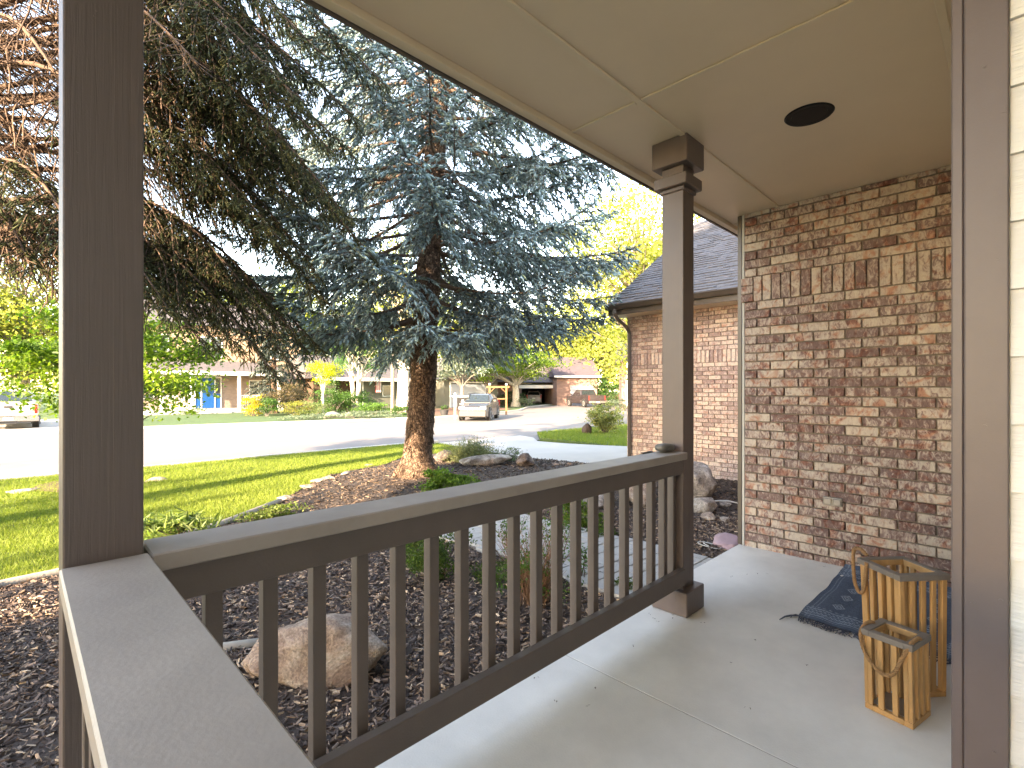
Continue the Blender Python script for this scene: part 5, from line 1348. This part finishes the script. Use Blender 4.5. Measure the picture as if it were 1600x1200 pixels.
# utility pole
up = cf(613, 35, 'wooden_pole', 'weathered grey wooden pole before the grey green house', 'pole', z=-.46)
m = MB(); m.tube([(0, 0, -.2), (.02, 0, 3), (0, 0, 7.5)], [.13, .12, .09], 10); m.build('shaft', M['barkg'], up, local=True); P_(up, 'crossarm', 'barkg', (-.9, .9, -.05, .05, 6.9, 7.02))

# ---------------------------------------------------------------- vehicles: front towards local -y, x to the side
def loftbox(sections, smooth=False):
    """sections: list of (y, halfwidth_bottom, halfwidth_top, z0, z1)"""
    m = MB(); v = []
    for (y, wb, wt, z0, z1) in sections: v += [(-wb, y, z0), (wb, y, z0), (wb * 1.0, y, z0 + (z1 - z0) * .55), (wt, y, z1), (-wt, y, z1), (-wb * 1.0, y, z0 + (z1 - z0) * .55)]
    n = 6; f = [tuple(range(n)), tuple(range((len(sections) - 1) * n, len(sections) * n))[::-1]]
    for i in range(len(sections) - 1):
        for k in range(n): f.append((i * n + k, (i + 1) * n + k, (i + 1) * n + (k + 1) % n, i * n + (k + 1) % n))
    m.add(v, f); return m
def wheel(root, x, y, r, w):
    m = MB(); m.cyl((x, y, r), r, w, 'x', 24); wh = m.build('wheel', M['tyre'], root, local=True)
    sg_ = 1 if x > 0 else -1
    m = MB(); m.cyl((x + sg_ * (w / 2 + .004), y, r), r * .66, .02, 'x', 20); m.build('rim', M['rim'], wh, local=True)
    m = MB()
    for k in range(5):
        a = k * 6.283 / 5 + .3; m.tube([(x + sg_ * (w / 2 + .018), y + .06 * math.cos(a + .6), r + .06 * math.sin(a + .6)), (x + sg_ * (w / 2 + .018), y + r * .5 * math.cos(a), r + r * .5 * math.sin(a))], r * .10, 5)
    m.build('hub', M['blackplastic'], wh, local=True)
def suv(name, label, px, d, heading, z, paint, pickup=False, L_=4.6, Wd=1.86, H_=1.66, loc=None):
    """heading: rotation in the plan, 0 = front towards the camera"""
    u, v = at(px, d) if loc is None else loc
    root = empty(name, label, 'pickup truck' if pickup else 'car', (u, v, z), yaw + heading)
    w = Wd / 2; p = M[paint]; l = L_ / 2; r = .37 if not pickup else .41; gb = .28 if not pickup else .42; belt = 1.05 if not pickup else 1.18
    if not pickup:
        loftbox([(-l, w * .82, w * .72, gb + .12, .82), (-l + .12, w * .95, w * .86, gb, .93), (-l + .9, w, w * .92, gb, 1.02), (-l + 1.35, w, w * .95, gb, 1.08), (l - .5, w, w * .95, gb, 1.12), (l - .1, w * .97, w * .9, gb, 1.1), (l, w * .86, w * .8, gb + .15, 1.0)]).build('body', p, root, smooth=False, local=True)
        cab = loftbox([(-l + 1.25, w * .9, w * .86, 1.04, 1.08), (-l + 1.95, w * .92, w * .68, 1.04, H_ - .06), (0, w * .93, w * .72, 1.04, H_), (l - .9, w * .92, w * .70, 1.04, H_ - .04), (l - .3, w * .9, w * .78, 1.04, 1.18)]); cab.build('cabin', p, root, local=True)
        m = MB(); m.add([(-w * .80, -l + 1.33, 1.12), (w * .80, -l + 1.33, 1.12), (w * .64, -l + 1.90, H_ - .09), (-w * .64, -l + 1.90, H_ - .09)], [(0, 1, 2, 3)]); m.xform(Matrix.Translation((0, -.03, .012))); m.build('windscreen', M['carglass'], root, local=True)
        m = MB(); m.add([(-w * .76, l - .34, 1.2), (w * .76, l - .34, 1.2), (w * .64, l - .86, H_ - .1), (-w * .64, l - .86, H_ - .1)], [(0, 3, 2, 1)]); m.xform(Matrix.Translation((0, .03, .012))); m.build('rear_window', M['carglass'], root, local=True)
        for sx in (-1, 1):
            for (y0, y1, t0, t1) in ((-l + 1.55, -.25, -l + 2.02, -.28), (-.15, .95, -.17, .88), (1.05, l - .55, 1.0, l - 1.0)):
                m = MB(); xb, xt = sx * (w * .955), sx * (w * .76); m.add([(xb, y0, 1.14), (xb, y1, 1.14), (xt, t1, H_ - .12), (xt, t0, H_ - .12)], [(0, 1, 2, 3)]); m.build('side_window', M['carglass'], root, local=True)
            P_(root, 'roof_rail', 'blackplastic', (sx * w * .66 - .02, sx * w * .66 + .02, -.6, l - .9, H_ - .005, H_ + .04))
    else:
        loftbox([(-l, w * .9, w * .82, gb + .05, 1.08), (-l + .12, w * .97, w * .9, gb, 1.14), (-l + 1.4, w, w * .93, gb, 1.2), (.9, w, w * .95, gb, 1.2), (.92, w, w * .96, gb, .72), (l - .1, w, w * .96, gb, .72)]).build('body', p, root, local=True)
        P_(root, 'bed_side', paint_key(p), (-w, -w + .1, .93, l - .06, .721, 1.26)); P_(root, 'bed_side', paint_key(p), (w - .1, w, .93, l - .06, .721, 1.26))
        tg = P_(root, 'tailgate', paint_key(p), (-w + .02, w - .02, l - .08, l - .01, .70, 1.25)); P_(tg, 'handle', 'blackplastic', (-.14, .14, l - .008, l + .012, 1.06, 1.14)); P_(tg, 'ridge', paint_key(p), (-.7, .7, l - .009, l + .004, .82, .98))
        loftbox([(-l + 1.5, w * .92, w * .88, 1.16, 1.22), (-l + 2.2, w * .93, w * .72, 1.16, H_ - .04), (-.1, w * .93, w * .75, 1.16, H_), (.62, w * .93, w * .74, 1.16, H_ - .02), (.86, w * .92, w * .85, 1.16, 1.3)]).build('cabin', p, root, local=True)
        m = MB(); m.add([(-w * .8, .88, 1.32), (w * .8, .88, 1.32), (w * .68, .70, H_ - .1), (-w * .68, .70, H_ - .1)], [(0, 3, 2, 1)]); m.build('rear_window', M['carglass'], root, local=True)
        m = MB(); m.add([(-w * .8, -l + 1.55, 1.25), (w * .8, -l + 1.55, 1.25), (w * .68, -l + 2.12, H_ - .09), (-w * .68, -l + 2.12, H_ - .09)], [(0, 1, 2, 3)]); m.xform(Matrix.Translation((0, -.03, .01))); m.build('windscreen', M['carglass'], root, local=True)
        for sx in (-1, 1):
            for (y0, y1, t0, t1) in ((-l + 1.85, -.35, -l + 2.3, -.35), (-.25, .66, -.25, .56)):
                m = MB(); xb, xt = sx * (w * .945), sx * (w * .79); m.add([(xb, y0, 1.26), (xb, y1, 1.26), (xt, t1, H_ - .12), (xt, t0, H_ - .12)], [(0, 1, 2, 3)]); m.build('side_window', M['carglass'], root, local=True)
        P_(root, 'rear_bumper', 'chrome' if paint != 'truckgrey' else 'steel', (-w * .98, w * .98, l + .0, l + .16, .46, .68))
        P_(root, 'hitch', 'blackplastic', (-.3, .3, l - .1, l + .1, .34, .455))
    P_(root, 'licence_plate', 'white', (-.16, .16, l + (.162 if pickup else .005), l + (.17 if pickup else .02), .5 if pickup else .7, .62 if pickup else .86))
    P_(root, 'grille', 'blackplastic', (-w * .55, w * .55, -l - .02, -l + .03, .66, .83)) ; 
    P_(root, 'front_bumper', 'blackplastic', (-w * .84, w * .84, -l - .05, -l + .1, .30, .56))
    m = MB()
    for k in range(7): x = -w * .48 + k * w * .16; m.box(x - .035, x + .035, -l - .03, -l - .021, .68, .81)
    m.build('grille_slots', M['chrome'], root, local=True)['kind'] = 'stuff'
    for sx in (-1, 1):
        P_(root, 'headlight', 'lamp', (sx * w * .7 - .15, sx * w * .7 + .15, -l - .015, -l + .12, .72, .88))
        P_(root, 'taillight', 'redlamp', (sx * w * .91 - (.03 if pickup else .09), sx * w * .91 + .065, l - .12, l + .012, .78, 1.2))
        m = MB(); m.bbox(sx * (w + .11) - .10, sx * (w + .11) + .10, -l + 1.62, -l + 1.74, belt + .06, belt + .22, .02); m.build('mirror', p, root, local=True)
        for y in (-l + .88, l - (.88 if not pickup else 1.15)):
            m = MB(); m.cyl((sx * (w - .005), y, r + .02), r + .09, .03, 'x', 24); m.build('wheel_arch', M['blackplastic'], root, local=True)
            wheel(root, sx * (w - .10), y, r, .24)
    P_(root, 'underbody', 'blackplastic', (-w * .85, w * .85, -l + .3, l - .3, gb - .06, gb + .05))
    return root
def paint_key(p): return [k for k, q in M.items() if q == p][0]
suv('parked_car', 'grey sport utility car facing the camera beside the yard sign', 750, 31.5, R(-8), -.5, 'suvgrey', L_=4.4, H_=1.6)
suv('parked_pickup', 'dark grey pickup truck seen from behind by the brick garage', 914, 54, R(180 + 18), -.5, 'truckgrey', True, 5.7, 2.0, 1.86)
u, v = at(833, 63.5)
suv('parked_car', 'silver car inside the open dark garage', 833, 63.5, R(180), -.52, 'silver')
suv('parked_pickup', 'off white pickup truck at the far left seen from behind', 0, 0, 0, -.5, 'cream', True, 5.7, 2.02, 1.9, loc=(-.35, 34.7))
bpy.data.objects['parked_pickup.001'].rotation_euler = (0, 0, R(180))

# ---------------------------------------------------------------- shrubs and trees across the street
def farshrub(name, label, px, d, rx, h, leaf, n, pal, z=-.45, cat='shrub', **kw):
    u, v = at(px, d); return shrub(name, label, u, v, z, rx, rx, h, leaf, n, pal, cat=cat, wood='barkg', **kw)
YG = ((.15, .21, .04), (.40, .40, .10)); GR = ((.03, .09, .02), (.08, .17, .04)); SG = ((.10, .14, .10), (.20, .25, .18)); DG = ((.02, .045, .02), (.05, .09, .035))
farshrub('shrub', 'bright yellow rounded shrub by the white porch railing', 397, 34, 1.05, 1.3, .12, 1800, ((.40, .30, .02), (.60, .45, .04)))
farshrub('shrub', 'dark green rounded shrub right of the yellow one', 417, 33.5, .9, 1.35, .11, 1800, GR)
farshrub('shrub', 'grey silver shrub below the left porch column', 300, 35.5, .7, .7, .1, 700, SG)
farshrub('flowering_grass', 'yellow tipped ornamental grass clump at the street edge', 462, 31.5, 1.1, 1.0, .16, 1500, ((.12, .18, .05), (.35, .30, .06)), asp=.15, cat='plant')
farshrub('flowering_grass', 'tall pale green ornamental grass beside the yellow tipped clump', 490, 31.5, 1.0, 1.35, .18, 1500, ((.12, .18, .08), (.22, .28, .12)), asp=.15, cat='plant')
farshrub('ground_cover', 'low silvery ground cover along the far kerb left of the boulders', 478, 29.5, 1.7, .35, .1, 1500, SG, cat='plant')
farshrub('ground_cover', 'low silvery ground cover before the grey green house', 560, 31, 2.0, .5, .1, 2200, SG, cat='plant')
farshrub('ground_cover', 'low silvery ground cover right of the wooden pole', 600, 31.8, 1.2, .3, .1, 900, SG, cat='plant')
farshrub('shrub', 'bright green low shrub row before the garage of the grey green house', 585, 36, 1.7, .9, .13, 2000, ((.06, .14, .03), (.14, .26, .06)))
farshrub('shrub', 'round green shrub by the foot of the tall cottonwood', 625, 35, .9, .7, .12, 1000, GR)
farshrub('shrub', 'dark reddish brown bush behind the yellow grasses', 455, 36, 1.9, 2.3, .13, 3500, ((.05, .05, .03), (.14, .10, .06)))
farshrub('shrub', 'dense green bush behind the yellow green sapling', 520, 37, 2.0, 2.3, .13, 3500, GR)
farshrub('shrub', 'green bush under the window of the grey green house', 545, 38, 1.6, 1.7, .13, 2500, GR)
farshrub('shrub', 'low clipped bush at the open garage corner', 821, 52, 1.0, 1.0, .14, 900, SG)
farshrub('shrub', 'dark green bush by the dark porch house', 797, 53, 1.6, 1.5, .16, 1500, DG)
farshrub('shrub', 'pale grey green low shrub by the brown fence', 973, 44, 1.7, 1.0, .14, 1200, SG)
for k, (px, d, sx, lab) in enumerate(((520, 31.5, .8, 'pale boulder in the bed left of the wooden pole'), (500, 32.5, .5, 'small pale boulder behind the silvery ground cover'), (548, 32, .55, 'grey boulder among silvery plants by the pole'))):
    u, v = at(px, d); rock('boulder', lab, u, v, -.3, sx, sx * .6, .32, M['stone_pale'], .3 * k, 70 + k, sub=3)
u, v = gp(945, 681); shrub('shrub', 'round yellow green variegated bush on the strip beyond the driveway', u, v, -.45, .66, .66, 1.2, .085, 5200, ((.16, .19, .05), (.40, .38, .17)), nblobs=70)
u, v = gp(933, 681); rock('stump', 'low dark brown stump beside the variegated bush', u - .3, v + .3, -.25, .28, .2, .26, M['fence'], .3, 81, cat='stump', sub=3, sharp=.8)
sheet('bark_patch', [gp(925, 685), gp(985, 687), gp(1010, 680), gp(985, 672), gp(935, 676)], .062, M['redground'], .7, Tn, label='orange brown bark patch round the variegated bush')

def ftree(name, label, px, d, h, cr, leaf, n, pal, **kw):
    u, v = at(px, d); return broadleaf(name, label, u, v, -.45, h, cr, leaf, n, pal, **kw)
ftree('sapling', 'small yellow green sapling with pale trunk across the street', 505, 33, 4, (1.2, 1.2, .9, 2.9), .13, 1800, ((.28, .34, .02), (.50, .50, .04)), trunk_r=.09, bark='barkw', nblobs=25)
ftree('birch_tree', 'multi stemmed pale birch left of the grey green house', 556, 38, 7, (2.3, 2.3, 2.2, 4.9), .16, 5000, ((.05, .13, .05), (.13, .26, .09)), trunk_r=.30, bark='barkw', stems=4, spread=.28)
ftree('cottonwood_tree', 'large pale barked cottonwood beside the wooden pole', 632, 38, 14, (4.5, 4.5, 4.5, 9.0), .22, 9000, YG, trunk_r=.55, bark='barkw', nblobs=60)
ftree('olive_tree', 'silvery grey olive tree behind the yard sign', 722, 41, 6.5, (2.2, 2.2, 2.2, 4.2), .17, 6000, ((.14, .18, .15), (.30, .36, .32)), trunk_r=.2)
ftree('spreading_tree', 'low spreading green tree shading the open garage', 806, 52, 7, (5.0, 4.0, 1.9, 4.6), .22, 12000, ((.05, .12, .02), (.20, .28, .03)), trunk_r=.45, nblobs=80, bark='barkw')
ftree('spreading_tree', 'green leafy tree behind the cedar arbour', 762, 47, 6, (2.6, 2.4, 1.7, 4.4), .2, 6000, ((.05, .13, .02), (.2, .3, .03)), trunk_r=.25, nblobs=45)
ftree('locust_tree', 'tall yellow green locust rising behind the garage roof', 1000, 36, 17, (6.2, 6.2, 6.6, 10.0), .26, 24000, YG, trunk_r=.35, nblobs=130)
ftree('locust_tree', 'bright yellow green tree above the pickup', 945, 66, 15, (6.5, 6.0, 6.5, 8.0), .4, 14000, YG, trunk_r=.35, nblobs=90)
ftree('shade_tree', 'glowing yellow tree behind the mauve garage roof', 872, 76, 16, (7.5, 6, 6.5, 8.5), .42, 14000, YG, trunk_r=.4, nblobs=90)
ftree('shade_tree', 'yellow green tree behind the dark porch house', 770, 74, 16, (8, 6, 6.5, 8.5), .42, 14000, YG, trunk_r=.4, nblobs=90)
ftree('shade_tree', 'broad yellow tree behind the grey green house', 670, 64, 15, (7, 6, 6.0, 8.0), .4, 13000, YG, trunk_r=.4, nblobs=90)
ftree('shade_tree', 'sunlit yellow tree left of the cottonwood in the distance', 560, 62, 15, (6.5, 6, 6.5, 7.5), .4, 13000, YG, trunk_r=.4, nblobs=90)
ftree('shade_tree', 'yellow green tree behind the dark bush across the street', 470, 56, 12, (5.2, 5, 5.0, 6.5), .34, 11000, ((.10, .16, .02), (.34, .36, .04)), trunk_r=.35, nblobs=80)
ftree('shade_tree', 'green tree rising behind the blue door house', 380, 62, 13, (6.5, 5, 5.0, 8.5), .36, 9000, ((.10, .16, .02), (.34, .36, .04)), trunk_r=.35, nblobs=80)
ftree('shade_tree', 'yellow tree left of the blue door house', 240, 44, 11, (4.6, 4.6, 4.6, 6.5), .3, 10000, ((.10, .16, .02), (.38, .38, .04)), trunk_r=.3, nblobs=80)
ftree('shade_tree', 'bright yellow tree at far left above the off white pickup', 40, 40, 14, (6.0, 6.0, 6.5, 7.6), .3, 16000, YG, trunk_r=.35, nblobs=100)
ftree('shade_tree', 'yellow green tree beyond the left edge behind the off white pickup', -110, 36, 13, (5.5, 5.5, 5.5, 7.0), .3, 9000, YG, trunk_r=.35, nblobs=80)
farshrub('shrub', 'tall loose green bush between the pickup and the brown fence', 934, 60, 2.3, 3.6, .22, 2600, GR)
farshrub('shrub', 'low green bush at the foot of the brown fence', 950, 57, 1.4, 1.5, .18, 1000, GR)
ftree('shade_tree', 'tall green and yellow tree between the blue door house and the birch', 440, 50, 14, (4.8, 4.8, 5.5, 8.6), .3, 10000, ((.07, .13, .02), (.30, .32, .04)), trunk_r=.35, nblobs=70)
ftree('shade_tree', 'tall yellow tree behind the roof of the blue door house', 300, 58, 16, (6.5, 5.5, 6.0, 10.5), .36, 11000, YG, trunk_r=.35, nblobs=80)
# small dark spruce by the blue door house
u, v = at(428, 37.5); DBs = Vector((u, v, -.45)); brs = []; z = .9
while z < 8.2:
    for k in range(6):
        a = random.uniform(0, 6.283); Lh = 2.2 * (1 - z / 9) + .2; brs.append((z, (DBs + Vector((math.cos(a) * Lh, math.sin(a) * Lh, z - .15 * Lh)))[:], .03))
    z += .45
spruce('small_spruce', 'dull grey green conifer right of the blue door house', DBs[:], 9, (0, 0), .2, brs, ((.035, .05, .04), (.10, .13, .11)), .07, .03, 7, .22, .9, .15, .30, matf='blue')
# distant hedge mass closing the gaps at the street's end
n = 9000; hp = np.stack([rng.uniform(-60, 95, n), rng.uniform(0, 5, n), rng.uniform(0, 5.5, n) ** 1.0], 1)
P = np.array([[*W(q[0], 84 + q[1] + 2 * math.sin(q[0] * .3)), -.4 + q[2] * (1 + .25 * math.sin(q[0] * .5))] for q in hp])
V, F, C = leaves(P, rng.normal(size=(n, 3)), .7 * rng.uniform(.6, 1.3, n), (np.array([(.10, .15, .03)]) * rng.uniform(.5, 1.9, (n, 1))), .7)
tag(np_mesh('distant_greenery', V, F, M['leaf'], None, C), 'far off mass of green and yellow foliage behind all the houses', 'trees', kind='stuff')

# trees standing to the left of the view; their gaps let the low sun stripe lawn and street
LT = ['slim tree nearest the house on the lawn left of the view', 'slim tree second from the house left of the view', 'slim tree in the middle of the lawn left of the view', 'slim tree near the street left of the view', 'slim tree at the kerb left of the view', 'slim tree across the street left of the view', 'shortest slim tree left of the view', 'slim tree on the kerb lawn left of the view', 'tall slim tree just beyond the near kerb left of the view', 'far slim tree across the street left of the view']
for k, (uu_, vv_, h) in enumerate(((-15, 1.2, 7.5), (-19, 3.2, 8.5), (-13.5, 4.4, 7), (-22, 6.4, 9), (-17, 8.6, 8), (-26, 18, 11), (-12, 6.8, 6.5), (-20, 11.5, 9.5), (-28, 14, 11), (-31, 24.5, 11))):
    broadleaf('slim_tree', LT[k], uu_, vv_, -.4, h, (1.2, 1.2, h * .33, h * .62), .2, 420, GR, trunk_r=.10, nblobs=22)
broadleaf('shade_tree', 'big leafy tree added out of view by the house front to shade the garage wall', -11.5, -1.4, -.4, 13, (3.2, 3.4, 4.6, 9.6), .45, 15000, GR, trunk_r=.3, nblobs=70)  # unseen tree added to block the sun from the garage wall and roof
print("faces", sum(len(o.data.polygons) for o in bpy.data.objects if o.type == "MESH"))
